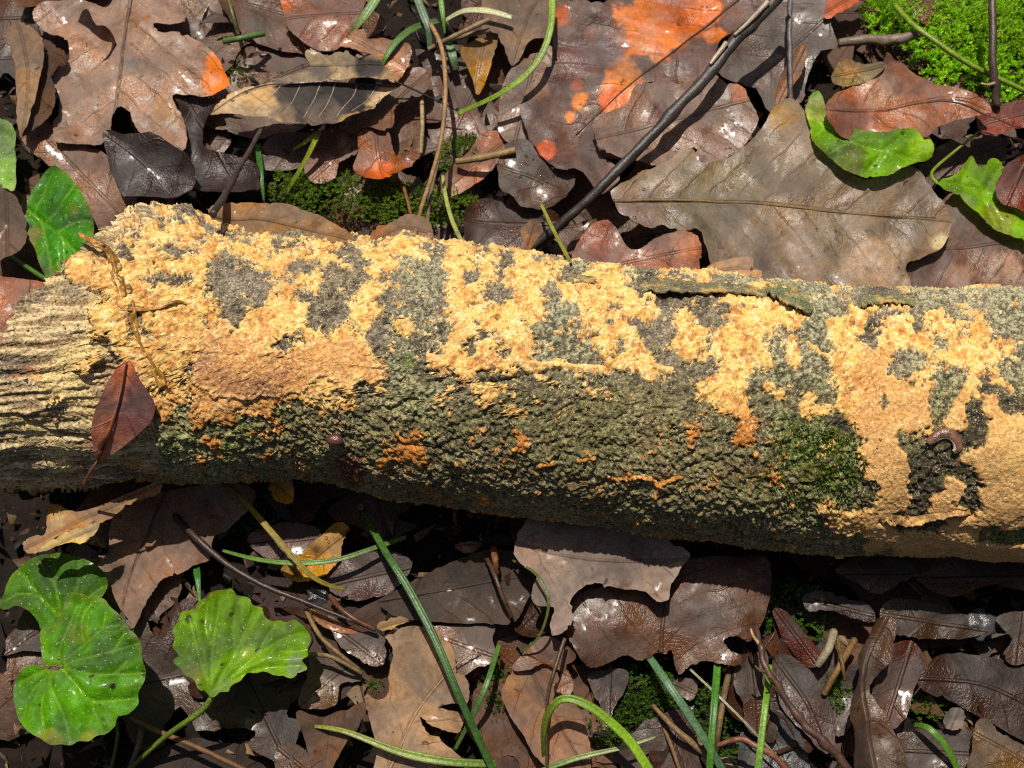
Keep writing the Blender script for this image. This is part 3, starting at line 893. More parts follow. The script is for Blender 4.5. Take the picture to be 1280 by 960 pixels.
def SOUTH_SHADE(x, y):
    """shade south of the log, deepest at right, painted into the leaf colours"""
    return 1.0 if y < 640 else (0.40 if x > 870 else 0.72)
LEAVES = []
def leaf(name, label, cat, pts, z, rgb, mid=None, mat=None, spots=(), group=None, seed=None, spacing=0.0022, jag=0.85, sub=4, rib=None, ribw=1.6, ribrgb=None, stalk=None,
         stalkrgb=None, stalkw=3.0, drops=0, dropreg=None, k=0.62, veins=None, puff=0.0, var=0.18, sidev=(), sidergb=None, **bend):
    seed = seed if seed is not None else len(LEAVES) + 11
    z = z * 0.001
    out = px_outline(pts, z, seed, jag, sub)
    if mid is None:
        p = np.array(pts, float); c = p.mean(0); w, ev = np.linalg.eigh(np.cov((p - c).T)); a = ev[:, 1]; L = np.abs((p - c) @ a).max()
        mid = [tuple(c - a * L), tuple(c + a * L)]
    m2 = catmull(mid, 4); m2 = at(m2[:, 0], m2[:, 1], z)[:, :2]
    L = Leaf(out, m2, z, seed, **bend)
    P, F = L.mesh(spacing)
    V3 = L.pts(P)
    u, v = L.luv(P)
    px, py = proj(np.concatenate([P, np.full((len(P), 1), z)], 1))
    q = np.concatenate([P, np.full((len(P), 1), seed * 1.3)], 1)
    cxp, cyp = np.mean(np.array(pts, float), 0)
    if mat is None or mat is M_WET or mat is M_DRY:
        k = k * SOUTH_SHADE(cxp, cyp)  # shade south of the log goes into the leaf tint here
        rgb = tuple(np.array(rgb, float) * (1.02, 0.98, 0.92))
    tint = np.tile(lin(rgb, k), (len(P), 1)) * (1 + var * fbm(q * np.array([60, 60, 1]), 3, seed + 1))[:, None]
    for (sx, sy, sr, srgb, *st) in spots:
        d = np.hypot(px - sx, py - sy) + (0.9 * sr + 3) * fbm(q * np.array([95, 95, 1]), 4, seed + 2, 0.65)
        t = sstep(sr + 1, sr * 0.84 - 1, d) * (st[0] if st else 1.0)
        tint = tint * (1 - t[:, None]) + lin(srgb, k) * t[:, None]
    if veins:
        vd = np.full(len(P), 1e9)
        for vp in veins:
            w = catmull(vp, 4); w = at(w[:, 0], w[:, 1], z)[:, :2]
            vd = np.minimum(vd, seg_dist(P, w))
        V3[:, 2] += puff * (1 - np.exp(-vd / 0.0016)) + puff * 0.35 * vnoise(q * np.array([330, 330, 1]), seed + 5) * (1 - np.exp(-vd / 0.002))
        t = 0.7 * np.exp(-(vd / 0.00036) ** 2)
        vc = lin((150, 195, 70), 0.6)
        tint = tint * (1 - t[:, None]) + vc * t[:, None]
        rd = seg_dist(P, np.concatenate([out, out[:1]]))
        t = 0.55 * np.exp(-rd / 0.0011) * np.clip(0.4 + fbm(q * np.array([90, 90, 1]), 2, seed + 6), 0, 1)
        tint = tint * (1 - t[:, None]) + lin((170, 150, 60), 0.6) * t[:, None]
    o0 = np.array([L.c[0], L.c[1], L.z0])
    luv = np.stack([u, v, np.full(len(u), seed * 0.1)], 1)
    if veins: luv = np.stack([u * 0 + 9.0021, v * 0 + 0.5, v * 0], 1)
    if np.mean([(V3[f[1]] - V3[f[0]])[0] * (V3[f[2]] - V3[f[0]])[1] - (V3[f[1]] - V3[f[0]])[1] * (V3[f[2]] - V3[f[0]])[0] for f in F[:50]]) < 0:
        F = [f[::-1] for f in F]
    o = mesh_obj(name, V3 - o0, F, mat or M_WET, None, {'tint': tint, 'luv': luv})
    o.location = o0
    tag(o, label, cat, group)
    if rib:
        w = catmull(rib, 6); w = at(w[:, 0], w[:, 1], z)[:, :2]
        q3 = L.pts(w, 0.00012)
        R = np.linspace(ribw, ribw * 0.35, len(q3)) * 0.5 * MPP
        tube('midrib', q3 - o0, R, M_STRAW if not veins else M_GRASS, o, 6, 0.7, tint=lin(ribrgb or tuple(np.array(rgb) * 0.75), k))
    for sv in sidev:
        w = catmull(sv, 5); w = at(w[:, 0], w[:, 1], z)[:, :2]
        q3 = L.pts(w, 0.0001)
        tube('side_vein', q3 - o0, np.linspace(1.5, 0.8, len(q3)) * 0.5 * MPP, M_STRAW, o, 5, 0.7, tint=lin(sidergb or rgb, k))
    if stalk:
        w = np.array(stalk, float); w = catmull(w, 5)
        q3 = at(w[:, 0], w[:, 1], w[:, 2] * 0.001)
        R = np.linspace(stalkw, stalkw * 0.7, len(q3)) * 0.5 * MPP
        tube('stalk', q3 - o0, R, M_GRASS if veins else M_TWIG, o, 8, tint=lin(stalkrgb or tuple(np.array(rgb) * 0.6), k))
    if drops:
        rng = np.random.default_rng(seed + 90)
        if dropreg:
            ci = rng.integers(len(dropreg), size=drops); reg = np.array(dropreg, float)
            pc = reg[ci, :2] + rng.normal(size=(drops, 2)) * reg[ci, 2:3] * 0.5
            w2 = at(pc[:, 0], pc[:, 1], z)[:, :2]
        else:
            w2 = P[rng.integers(len(P), size=drops)]
        d3 = L.pts(w2)
        rad = np.exp(rng.normal(math.log(0.00030), 0.4, drops))
        DV, DF = drops_arrays(d3, rad, seed)
        tag(mesh_obj('water_beads', DV - o0, DF, M_WATER, o), None, None, None, 'stuff')
    LEAVES.append((L, o))
    return o

BR = (120, 88, 72)
# ---- above the log, left
leaf('oak_leaf', 'large greyish brown oak leaf with orange wet tip lobe, upper left of litter', 'leaf',
     [(42, 17), (52, 7), (80, 2), (112, 2), (134, 6), (150, -14), (215, -16), (229, 14), (232, 25), (222, 31), (194, 30), (200, 42), (226, 43), (252, 56), (272, 77), (287, 103), (282, 114), (262, 121), (236, 119), (217, 120), (221, 134), (230, 150), (234, 170), (229, 191), (205, 178), (182, 172), (170, 160), (160, 138), (148, 133), (140, 142), (137, 160), (133, 172), (120, 180), (98, 179), (72, 180), (67, 160), (72, 140), (73, 122), (66, 106), (74, 92), (88, 77), (86, 54), (66, 44), (48, 32)],
     15, (160, 128, 110), mid=[(163, -10), (155, 60), (146, 125), (138, 165)], mat=M_WET, rib=[(166, -12), (155, 60), (146, 128)], ribw=2.2, ribrgb=(60, 42, 36), rim=0.0025, tilt=(0.02, 0.0),
     spots=[(278, 92, 24, (235, 120, 15)), (205, 145, 22, (172, 132, 84), 0.7), (183, 24, 7, (150, 90, 30)), (168, 78, 10, (110, 98, 96), 0.8)], drops=22, dropreg=[(225, 78, 14), (255, 116, 10), (200, 66, 10)])
leaf('curled_leaf', 'pale tan leaf curled over like a hood beside the large greyish oak leaf', 'leaf',
     [(8, 38), (20, 28), (38, 32), (52, 48), (55, 70), (50, 100), (40, 135), (26, 170), (21, 150), (20, 110), (18, 75), (10, 52)], 24, (150, 125, 102), mid=[(22, 30), (36, 90), (27, 168)], mat=M_DRY, roll=38, k=0.62)
leaf('curled_leaf', 'dark brown inner half of a folded leaf beside its pale hood', 'leaf',
     [(50, 50), (70, 58), (86, 75), (69, 95), (68, 106), (73, 121), (72, 140), (60, 156), (27, 171), (42, 130), (52, 90)], 18, (105, 80, 64), mid=[(52, 52), (45, 110), (28, 170)], fold=0.35, mat=M_DRY)
leaf('brown_leaf', 'mottled brown leaf slanting down behind the broken wood', 'leaf',
     [(29, 171), (60, 156), (68, 162), (75, 180), (105, 181), (130, 190), (147, 215), (170, 240), (165, 275), (140, 305), (112, 270), (92, 240), (80, 222), (58, 205), (40, 190)], 12, (135, 100, 82), tilt=(-0.1, 0.1), rim=0.003)
leaf('dark_leaf', 'nearly black wet curled leaf tucked between oak leaf and log', 'leaf',
     [(130, 166), (160, 172), (190, 173), (217, 186), (241, 206), (244, 236), (215, 248), (165, 250), (150, 240), (140, 210)], 17, (58, 48, 48), mid=[(133, 168), (180, 205), (215, 245)], rim=0.004, fold=0.15, drops=10, dropreg=[(190, 225, 10)], ribrgb=(90, 70, 60), rib=[(135, 170), (178, 200), (205, 240)])
leaf('dark_leaf', 'blackish cupped leaf in the shade beside the chestnut leaf tip', 'leaf',
     [(214, 120), (240, 128), (263, 124), (278, 140), (262, 152), (256, 172), (260, 190), (290, 200), (325, 215), (320, 245), (280, 248), (240, 236), (232, 170), (226, 140)], 8, (52, 40, 38), cup=0.006, rim=0.004)
leaf('chestnut_leaf', 'long serrated pale tan leaf with black stain and parallel veins', 'leaf',
     [(262, 140), (272, 124), (290, 112), (320, 103), (350, 99), (400, 100), (450, 100), (493, 101), (486, 112), (474, 124), (462, 137), (440, 148), (420, 156), (390, 161), (368, 158), (350, 155), (335, 148), (318, 147), (300, 143), (280, 141), (268, 142)],
     24, (205, 180, 145), mid=[(262, 138), (320, 106), (400, 100), (493, 101)], mat=M_DRY, tilt=(0.0, -0.18), spots=[(395, 128, 44, (64, 56, 54)), (440, 108, 40, (50, 44, 44)), (365, 112, 22, (80, 70, 64)), (405, 146, 22, (120, 106, 92), .6), (350, 146, 16, (150, 130, 104), .6)], rim=0.0025, jag=0.7,
     rib=[(493, 101), (400, 100), (320, 105), (262, 139)], ribw=4, ribrgb=(70, 62, 56), stalk=[(493, 101, 22), (530, 118, 17), (575, 140, 12)], stalkw=3, stalkrgb=(50, 38, 32), cup=-0.004, sidergb=(200, 185, 160), sidev=[[(375, 102), (368, 122), (355, 145)], [(400, 102), (392, 128), (380, 152)], [(418, 102), (412, 125), (398, 152)], [(445, 102), (440, 120), (420, 150)], [(350, 103), (335, 122), (318, 138)], [(470, 102), (458, 122), (440, 142)]])
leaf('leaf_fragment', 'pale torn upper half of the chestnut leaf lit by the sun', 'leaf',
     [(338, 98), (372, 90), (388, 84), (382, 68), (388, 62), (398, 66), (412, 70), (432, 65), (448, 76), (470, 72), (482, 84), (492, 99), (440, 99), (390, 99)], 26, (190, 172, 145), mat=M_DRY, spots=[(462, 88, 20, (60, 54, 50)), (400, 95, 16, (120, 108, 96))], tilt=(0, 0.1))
leaf('brown_leaf', 'reddish brown leaf edged with water at the top, left of a green blade', 'leaf',
     [(352, 12), (350, -20), (400, -26), (462, -22), (458, 0), (446, 26), (435, 50), (417, 62), (395, 60), (370, 46), (356, 30)], 12, (132, 88, 68), spots=[(358, 8, 10, (190, 95, 35)), (385, 42, 10, (120, 62, 35))], drops=12, dropreg=[(378, 58, 10), (415, 62, 6)])
leaf('brown_leaf', 'light brown crumpled leaf touching the chestnut leaf stalk', 'leaf',
     [(425, 60), (440, 46), (455, 41), (463, 52), (490, 51), (513, 62), (512, 80), (500, 98), (486, 100), (470, 76), (446, 66)], 17, (176, 130, 100), rim=0.004, wave=0.003, drops=3)
leaf('brown_leaf', 'dull brown lobed leaf under the chestnut leaf stalk', 'leaf',
     [(452, 140), (480, 113), (500, 96), (520, 85), (536, 90), (540, 101), (531, 118), (508, 127), (494, 138), (493, 163), (480, 172), (462, 165), (440, 172), (436, 155)], 13, (138, 102, 84), rim=0.003, tilt=(0, -0.1))
leaf('curled_leaf', 'orange brown leaf with upturned shiny rim among grass stems', 'leaf',
     [(447, 168), (460, 148), (466, 160), (478, 154), (488, 170), (492, 188), (505, 199), (523, 186), (520, 205), (500, 216), (475, 226), (455, 223), (442, 210), (447, 190)], 17, (165, 105, 72), mid=[(468, 150), (472, 190), (480, 224)], spots=[(478, 216, 22, (230, 105, 18)), (480, 195, 6, (110, 60, 30))], rim=0.006, rimw=0.004)
leaf('brown_leaf', 'glossy brown leaf with pale lit corner below the chestnut leaf', 'leaf',
     [(405, 163), (440, 164), (447, 180), (445, 192), (427, 200), (418, 220), (402, 229), (386, 224), (380, 200)], 11, (140, 100, 84), spots=[(430, 180, 16, (205, 160, 130))], drops=14, dropreg=[(402, 190, 8), (420, 170, 6)])  # pale spot paints the lit corner into the leaf colour
leaf('dark_leaf', 'dark grey leaf with a faint midrib below the chestnut leaf', 'leaf', [(326, 190), (340, 168), (380, 166), (392, 180), (380, 208), (340, 214), (322, 205)], 7, (92, 76, 72), drops=5)
leaf('brown_leaf', 'brown leaf lobe with orange edge above the mossy patch', 'leaf',
     [(606, 166), (642, 160), (642, 186), (622, 205), (604, 224), (570, 245), (545, 242), (556, 222), (580, 198)], 8, (150, 98, 70), spots=[(615, 185, 20, (165, 92, 50)), (555, 240, 16, (190, 150, 115), .6)], rim=0.003)
leaf('brown_leaf', 'yellow brown shrivelled leaf upright beside the grey leaf', 'leaf', [(590, 52), (606, 44), (622, 46), (618, 70), (605, 110), (596, 118), (590, 95), (575, 70)], 13, (170, 128, 62), wave=0.003, fold=0.3)
leaf('brown_leaf', 'large dark brown leaf in shade behind the straw stem', 'leaf', [(535, 82), (580, 92), (605, 110), (640, 100), (632, 150), (600, 168), (575, 195), (552, 205), (536, 170), (530, 120)], 5, (100, 70, 55))
leaf('grey_leaf', 'grey brown leaf with rolled edge under the bright arching blade', 'leaf',
     [(608, -10), (604, 20), (602, 38), (618, 44), (630, 60), (638, 80), (650, 74), (664, 50), (700, 40), (712, -12), (660, -20)], 15, (142, 122, 108), mid=[(640, 78), (660, 20), (680, -15)], mat=M_DRY, rim=0.003)
leaf('grey_leaf', 'greyish brown leaf lying against the dark red oak leaf', 'leaf',
     [(642, 84), (662, 68), (690, 58), (694, 80), (672, 98), (656, 122), (653, 142), (662, 172), (672, 185), (650, 186), (628, 172), (622, 150), (628, 110)], 12, (130, 106, 92), mat=M_WET, drops=3)
leaf('brown_leaf', 'dark brown crinkled wet leaf with bright water beads above the log', 'leaf',
     [(622, 205), (635, 182), (660, 178), (690, 205), (712, 208), (718, 225), (700, 250), (680, 262), (655, 262), (640, 248), (625, 235)], 16, (92, 74, 66), wave=0.003, drops=40, dropreg=[(665, 198, 10), (660, 210, 12), (680, 225, 8), (650, 225, 8)])
leaf('curled_leaf', 'small pale curled leaf scrap standing on the log edge', 'leaf', [(650, 290), (652, 282), (662, 276), (674, 280), (678, 288), (668, 300), (662, 312), (654, 316), (655, 302)], 42, (168, 128, 100), mat=M_DRY, fold=-0.5)
leaf('dark_leaf', 'dark hollow leaf in the shade against the log edge', 'leaf', [(584, 262), (600, 250), (630, 252), (655, 264), (690, 268), (700, 290), (660, 320), (590, 318), (580, 290)], 12, (72, 48, 38), rim=0.006)
leaf('oak_leaf', 'large dark red brown oak leaf with bright orange patches crossed by twig', 'leaf',
     [(690, 22), (702, 6), (730, 4), (758, 6), (790, -16), (860, -22), (962, -20), (934, 28), (902, 52), (884, 96), (858, 108), (808, 104), (786, 138), (752, 146), (742, 166), (752, 194), (776, 222), (752, 246), (724, 214), (700, 214), (676, 194), (660, 170), (651, 140), (656, 120), (674, 94), (692, 82), (696, 70), (691, 50)],
     17, (112, 84, 76), spacing=0.0011, mid=[(940, -20), (850, 60), (780, 110), (690, 200)], rib=[(945, -20), (850, 58), (790, 104), (720, 165)], ribw=3.6, ribrgb=(40, 28, 26), rim=0.002, wave=0.0018,
     spots=[(820, 30, 52, (240, 125, 20)), (862, 20, 36, (235, 115, 20)), (780, 105, 36, (245, 135, 8)), (765, 128, 18, (235, 105, 8)), (745, 60, 36, (120, 90, 88), .8), (860, 80, 22, (100, 70, 62), .9), (725, 125, 12, (250, 140, 15)), (712, 145, 8, (250, 140, 15)), (684, 186, 12, (230, 95, 12)), (695, 22, 14, (200, 95, 40)), (722, 105, 10, (180, 80, 35)), (740, 40, 12, (140, 85, 60)), (668, 112, 14, (170, 130, 100), .7), (890, 45, 14, (245, 130, 20)), (822, 70, 12, (245, 130, 15))], drops=14, dropreg=[(742, 182, 9), (700, 205, 12)])
leaf('oak_leaf', 'grey brown oak leaf with smooth lobes lying under the black twig', 'leaf',
     [(741, 156), (748, 146), (766, 140), (786, 126), (796, 106), (818, 100), (860, 106), (878, 98), (892, 95), (908, 106), (926, 108), (938, 128), (948, 150), (936, 174), (918, 192), (888, 204), (874, 198), (870, 184), (856, 186), (846, 192), (830, 208), (806, 202), (776, 198), (752, 188), (743, 170)],
     22, (142, 116, 104), mid=[(742, 175), (830, 150), (940, 125)], rim=0.002, tilt=(0.02, 0.02), spots=[(922, 118, 12, (190, 110, 60)), (918, 156, 14, (95, 62, 52)), (880, 200, 10, (90, 60, 50)), (820, 135, 8, (100, 62, 54))], drops=16, dropreg=[(785, 193, 10), (806, 198, 6), (848, 186, 4)])
leaf('grey_leaf', 'dark slate grey leaf strip beside the thin upright twig', 'leaf',
     [(932, 30), (962, -10), (1046, -14), (1036, 30), (1046, 60), (1022, 68), (1008, 106), (1002, 126), (965, 140), (948, 112), (930, 104), (900, 92), (906, 62)], 13, (112, 98, 94), tilt=(0.05, 0.0), rim=0.002, drops=10, dropreg=[(990, 105, 10), (1032, 80, 6)])
leaf('brown_leaf', 'narrow brown leaf standing on edge by the thin upright twig', 'leaf', [(968, 128), (972, 105), (984, 80), (1000, 58), (1008, 62), (1004, 85), (994, 105), (978, 128)], 20, (150, 110, 84), fold=0.4)
leaf('oak_leaf', 'broad olive grey oak leaf with long yellow midrib reaching the log', 'leaf',
     [(764, 240), (790, 226), (802, 216), (834, 202), (850, 188), (868, 190), (875, 205), (892, 203), (922, 190), (952, 160), (966, 136), (988, 125), (1002, 140), (1012, 152), (1022, 178), (1040, 204), (1082, 228), (1118, 208), (1148, 214), (1164, 240), (1184, 264), (1190, 286), (1176, 309), (1154, 320), (1134, 332), (1137, 362), (1090, 372), (1000, 372), (905, 358), (882, 312), (872, 290), (850, 292), (828, 282), (810, 286), (788, 274), (772, 262)],
     25, (150, 130, 108), mid=[(768, 252), (900, 252), (1000, 258), (1090, 268), (1185, 275)], rib=[(766, 252), (830, 250), (930, 254), (1020, 262), (1090, 268), (1170, 272)], ribw=5.5, ribrgb=(138, 108, 62), rim=0.0025, wave=0.0016,
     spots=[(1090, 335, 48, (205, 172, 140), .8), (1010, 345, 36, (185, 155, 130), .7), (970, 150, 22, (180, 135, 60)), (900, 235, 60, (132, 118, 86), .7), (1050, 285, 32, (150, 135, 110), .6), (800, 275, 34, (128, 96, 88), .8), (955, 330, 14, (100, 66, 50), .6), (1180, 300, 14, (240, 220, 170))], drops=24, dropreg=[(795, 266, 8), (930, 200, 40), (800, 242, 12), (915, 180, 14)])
leaf('brown_leaf', 'reddish brown two lobed leaf tip standing against the log top', 'leaf',
     [(714, 330), (724, 302), (740, 281), (758, 273), (770, 286), (784, 309), (800, 312), (818, 299), (842, 290), (868, 290), (876, 304), (875, 326), (866, 345), (800, 350), (735, 345)], 34, (152, 108, 92), tilt=(0, -0.15), rim=0.002, mid=[(730, 340), (800, 325), (870, 310)], spots=[(745, 305, 18, (150, 80, 50)), (858, 303, 20, (205, 140, 105)), (762, 285, 10, (120, 65, 45))], drops=6, dropreg=[(830, 325, 8)])
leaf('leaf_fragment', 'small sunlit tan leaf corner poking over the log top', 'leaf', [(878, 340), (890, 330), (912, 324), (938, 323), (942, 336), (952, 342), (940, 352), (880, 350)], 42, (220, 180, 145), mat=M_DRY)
leaf('brown_leaf', 'brown leaf with sunlit patches behind the log, under the olive oak leaf', 'leaf',
     [(1180, 258), (1196, 242), (1218, 238), (1262, 285), (1300, 305), (1310, 372), (1200, 375), (1120, 368), (1134, 336), (1178, 308)], 17, (132, 102, 90), rim=0.003, spots=[(1258, 342, 22, (205, 165, 138), .8), (1200, 352, 14, (200, 155, 125), .7)])  # the sunlit patches are pale spots painted into the tint
leaf('curled_leaf', 'glossy chestnut brown leaf rolled like a boat over green leaf', 'leaf',
     [(1031, 138), (1035, 126), (1055, 110), (1085, 100), (1106, 86), (1112, 60), (1120, 46), (1128, 62), (1150, 84), (1175, 100), (1202, 108), (1228, 120), (1242, 134), (1226, 140), (1190, 148), (1162, 164), (1140, 175), (1110, 183), (1080, 178), (1052, 166), (1036, 152)],
     34, (158, 104, 78), mid=[(1034, 136), (1110, 132), (1180, 118), (1242, 134)], roll=24, tilt=(-0.05, 0.0), wave=0.003, spots=[(1120, 60, 12, (110, 60, 48)), (1060, 155, 26, (140, 78, 50)), (1100, 104, 22, (190, 150, 120), .6)], rib=[(1278, 156), (1230, 138), (1180, 122), (1110, 132), (1040, 137)], ribw=3, ribrgb=(90, 62, 50), drops=4)
leaf('brown_leaf', 'dark red leaf half beside the rolled boat shaped leaf', 'leaf', [(1222, 138), (1242, 132), (1275, 128), (1300, 120), (1300, 158), (1275, 160), (1250, 168), (1226, 166)], 24, (138, 66, 48), fold=0.2)
leaf('brown_leaf', 'dark red brown leaf edge overlapping the right green leaf', 'leaf', [(1246, 225), (1262, 205), (1300, 195), (1300, 262), (1258, 258), (1246, 244)], 26, (120, 58, 40))
leaf('leaf_fragment', 'small bright orange leaf piece at the edge of the moss', 'leaf', [(1030, 26), (1034, 4), (1050, -12), (1085, -14), (1072, 4), (1055, 14)], 16, (230, 105, 20))
leaf('brown_leaf', 'yellow green and brown scrap behind the boat shaped leaf', 'leaf', [(1040, 100), (1046, 80), (1060, 74), (1082, 78), (1106, 78), (1092, 96), (1060, 106)], 15, (128, 108, 52), spots=[(1070, 80, 14, (175, 125, 40))])
leaf('brown_leaf', 'brown leaf stump above the bright green moss', 'leaf', [(1125, -12), (1168, -16), (1170, 10), (1162, 28), (1140, 20), (1128, 4)], 15, (120, 80, 58), fold=-0.3)
leaf('brown_leaf', 'brown leaf under the right green leaf stalk', 'leaf', [(1150, 200), (1190, 176), (1222, 170), (1250, 172), (1256, 205), (1225, 215), (1180, 222), (1160, 240)], 9, (95, 70, 58))
leaf('curled_leaf', 'tan leaf rolled like a scroll along the log top edge', 'leaf', [(262, 268), (275, 256), (300, 252), (330, 254), (352, 252), (380, 262), (405, 272), (432, 286), (440, 300), (400, 304), (340, 296), (285, 290)], 66, (180, 146, 112), mid=[(262, 272), (340, 276), (438, 298)], mat=M_DRY, roll=62, wave=0.004)
leaf('curled_leaf', 'tan leaf folded over the log edge beside the brown straw', 'leaf', [(462, 300), (470, 284), (488, 278), (500, 268), (520, 266), (536, 276), (540, 300), (510, 312), (475, 312)], 60, (172, 138, 110), mid=[(464, 304), (500, 284), (538, 290)], mat=M_DRY, roll=60, spots=[(455, 294, 24, (190, 120, 60))])
# ---- left edge
leaf('grey_leaf', 'smooth grey brown leaf lapping over the green leaf at left', 'leaf', [(-20, 235), (10, 240), (25, 254), (33, 285), (27, 310), (5, 322), (-20, 326)], 24, (112, 92, 80), mat=M_DRY)
leaf('brown_leaf', 'warm orange brown leaf half hidden behind the broken wood', 'leaf',
     [(-20, 346), (10, 348), (42, 350), (66, 360), (90, 385), (90, 430), (60, 470), (20, 480), (-20, 482)], 24, (165, 105, 72), rim=0.002, drops=14, dropreg=[(48, 415, 12)], mat=M_WET)
# ---- below the log, left
leaf('curled_leaf', 'tan leaf with curled sunlit rim under the broken wood', 'leaf',
     [(29, 688), (28, 676), (40, 668), (56, 666), (58, 640), (62, 628), (74, 631), (100, 640), (150, 622), (196, 602), (200, 616), (168, 628), (144, 644), (126, 655), (112, 660), (88, 664), (64, 674), (44, 692)], 36, (190, 150, 108), mid=[(30, 686), (90, 655), (200, 606)], mat=M_DRY, roll=30, wave=0.002, k=0.85, spots=[(70, 645, 14, (225, 190, 140))])  # sun on the rim painted as a paler spot
leaf('leaf_fragment', 'bright sunlit underside lip of the curled tan leaf', 'leaf', [(46, 690), (62, 676), (86, 664), (110, 658), (126, 650), (122, 664), (106, 679), (90, 678), (70, 682)], 40, (240, 215, 150), mat=M_DRY, k=0.9, wave=0.001)  # sunlight on the lip put in as a brighter leaf colour
leaf('rotted_leaf', 'wet yellow rotted leaf pulp beneath the level green blade', 'leaf', [(352, 712), (365, 698), (380, 690), (400, 672), (420, 655), (436, 660), (428, 680), (424, 700), (408, 716), (385, 726), (362, 724)], 10, (190, 140, 30), wave=0.005, jag=0.9, drops=16, spots=[(395, 690, 10, (110, 70, 20)), (370, 715, 8, (90, 60, 25))], k=1.0)
leaf('leaf_fragment', 'whitish frayed leaf scrap near the rolled tube leaf', 'leaf', [(1178, 906), (1182, 890), (1196, 884), (1204, 894), (1200, 908), (1190, 914)], 13, (170, 162, 158), mat=M_DRY, wave=0.004, jag=1.0, k=1.0, fold=0.5)
leaf('oak_leaf', 'grey brown leaf with dark midrib lying in the log shadow edge', 'leaf',
     [(122, 706), (136, 690), (138, 660), (150, 640), (190, 618), (260, 606), (312, 608), (318, 628), (302, 645), (288, 660), (268, 672), (262, 698), (240, 706), (222, 718), (206, 722), (196, 734), (186, 748), (178, 762), (166, 786), (156, 770), (140, 740), (130, 720)],
     14, (160, 130, 114), k=0.9, mid=[(205, 620), (180, 680), (162, 720), (150, 775)], rib=[(208, 610), (182, 672), (165, 712), (152, 764)], ribw=2.6, ribrgb=(80, 62, 54), mat=M_DRY, rim=0.0015, spots=[(145, 717, 10, (120, 88, 60), .7)])
leaf('leaf_fragment', 'pale dry leaf scrap hanging under the log bark', 'leaf', [(334, 608), (342, 599), (358, 598), (367, 605), (366, 622), (362, 630), (348, 628), (338, 618)], 22, (215, 172, 90), mat=M_DRY, fold=0.4)
leaf('brown_leaf', 'smooth reddish brown leaf beneath the yellow stalk in shade', 'leaf', [(310, 672), (345, 655), (385, 656), (402, 668), (385, 690), (360, 700), (330, 695)], 9, (120, 84, 72))
leaf('brown_leaf', 'dark red brown leaf under the crossing grass blades', 'leaf', [(405, 718), (440, 695), (490, 690), (515, 704), (505, 725), (480, 745), (440, 750), (412, 738)], 7, (92, 68, 62))
leaf('dark_leaf', 'dark grey elliptical leaf with raised midrib under long grass blade', 'leaf',
     [(474, 752), (500, 736), (530, 718), (562, 704), (600, 692), (640, 690), (664, 706), (668, 728), (655, 760), (640, 780), (600, 780), (560, 779), (512, 776), (486, 766)], 11, (92, 76, 66), mid=[(474, 752), (560, 735), (668, 718)], rib=[(474, 752), (560, 736), (660, 720)], ribw=2.6, ribrgb=(82, 62, 48), mat=M_DRY, rim=0.003)
leaf('oak_leaf', 'pale grey oak leaf with rounded lobe half under the log', 'leaf',
     [(644, 682), (654, 656), (680, 640), (740, 646), (800, 660), (858, 690), (850, 712), (838, 734), (835, 750), (820, 752), (806, 741), (770, 735), (750, 730), (730, 733), (713, 752), (716, 776), (705, 790), (690, 795), (688, 776), (692, 760), (668, 754), (665, 735), (670, 720), (648, 702)],
     26, (160, 144, 138), k=0.95, mid=[(650, 680), (740, 700), (850, 700)], mat=M_DRY, rim=0.003, spots=[(660, 690, 14, (165, 130, 110), .6)])
leaf('oak_leaf', 'wide leathery dark brown oak leaf with wavy edge below the grey one', 'leaf',
     [(708, 775), (722, 745), (750, 732), (800, 738), (818, 748), (840, 735), (852, 700), (920, 694), (962, 700), (962, 750), (948, 790), (936, 801), (920, 795), (906, 800), (912, 812), (926, 822), (920, 832), (902, 830), (880, 826), (862, 832), (850, 841), (845, 830), (840, 812), (834, 816), (824, 814), (812, 820), (800, 824), (782, 818), (764, 826), (742, 834), (726, 824), (710, 796)],
     19, (118, 82, 60), mid=[(828, 820), (830, 770), (850, 700)], rib=[(825, 816), (829, 770), (845, 706)], ribw=2.0, ribrgb=(70, 46, 36), rim=-0.003, spots=[(885, 765, 16, (140, 124, 118), .6), (765, 755, 26, (110, 80, 76), .7)], drops=6, var=0.3)
leaf('oak_leaf', 'dry tan oak leaf with pointed lobes and pale midrib', 'leaf',
     [(457, 869), (470, 874), (484, 868), (487, 835), (492, 812), (482, 794), (500, 786), (540, 782), (556, 800), (566, 812), (570, 838), (582, 846), (586, 862), (582, 880), (566, 880), (548, 884), (577, 892), (580, 905), (574, 916), (560, 914), (540, 908), (526, 897), (532, 914), (556, 930), (577, 950), (540, 962), (500, 976), (470, 970), (470, 930), (460, 895)],
     15, (168, 142, 118), k=0.85, mid=[(488, 960), (520, 890), (565, 835), (600, 812)], rib=[(485, 965), (505, 925), (522, 888), (565, 836), (600, 812)], ribw=3.6, ribrgb=(185, 150, 120), mat=M_DRY, rim=0.002)
leaf('brown_leaf', 'dark brown ragged leaf lobe tucked behind the tan oak leaf', 'leaf', [(542, 784), (580, 780), (618, 780), (616, 800), (622, 820), (610, 832), (596, 834), (575, 846), (560, 818)], 12, (112, 84, 72), spots=[(560, 796, 14, (140, 88, 40))], drops=4)
leaf('brown_leaf', 'light brown ovate leaf with a curved shadow beside dark stalk', 'leaf',
     [(628, 872), (632, 850), (645, 835), (660, 818), (690, 812), (696, 840), (716, 872), (732, 905), (738, 940), (735, 970), (690, 962), (668, 945), (656, 922), (640, 900)], 13, (150, 116, 96), k=0.8, mid=[(655, 820), (690, 890), (730, 960)], rib=[(655, 820), (690, 890), (728, 955)], ribw=1.6, mat=M_DRY, spots=[(655, 845, 14, (180, 140, 90), .6)])
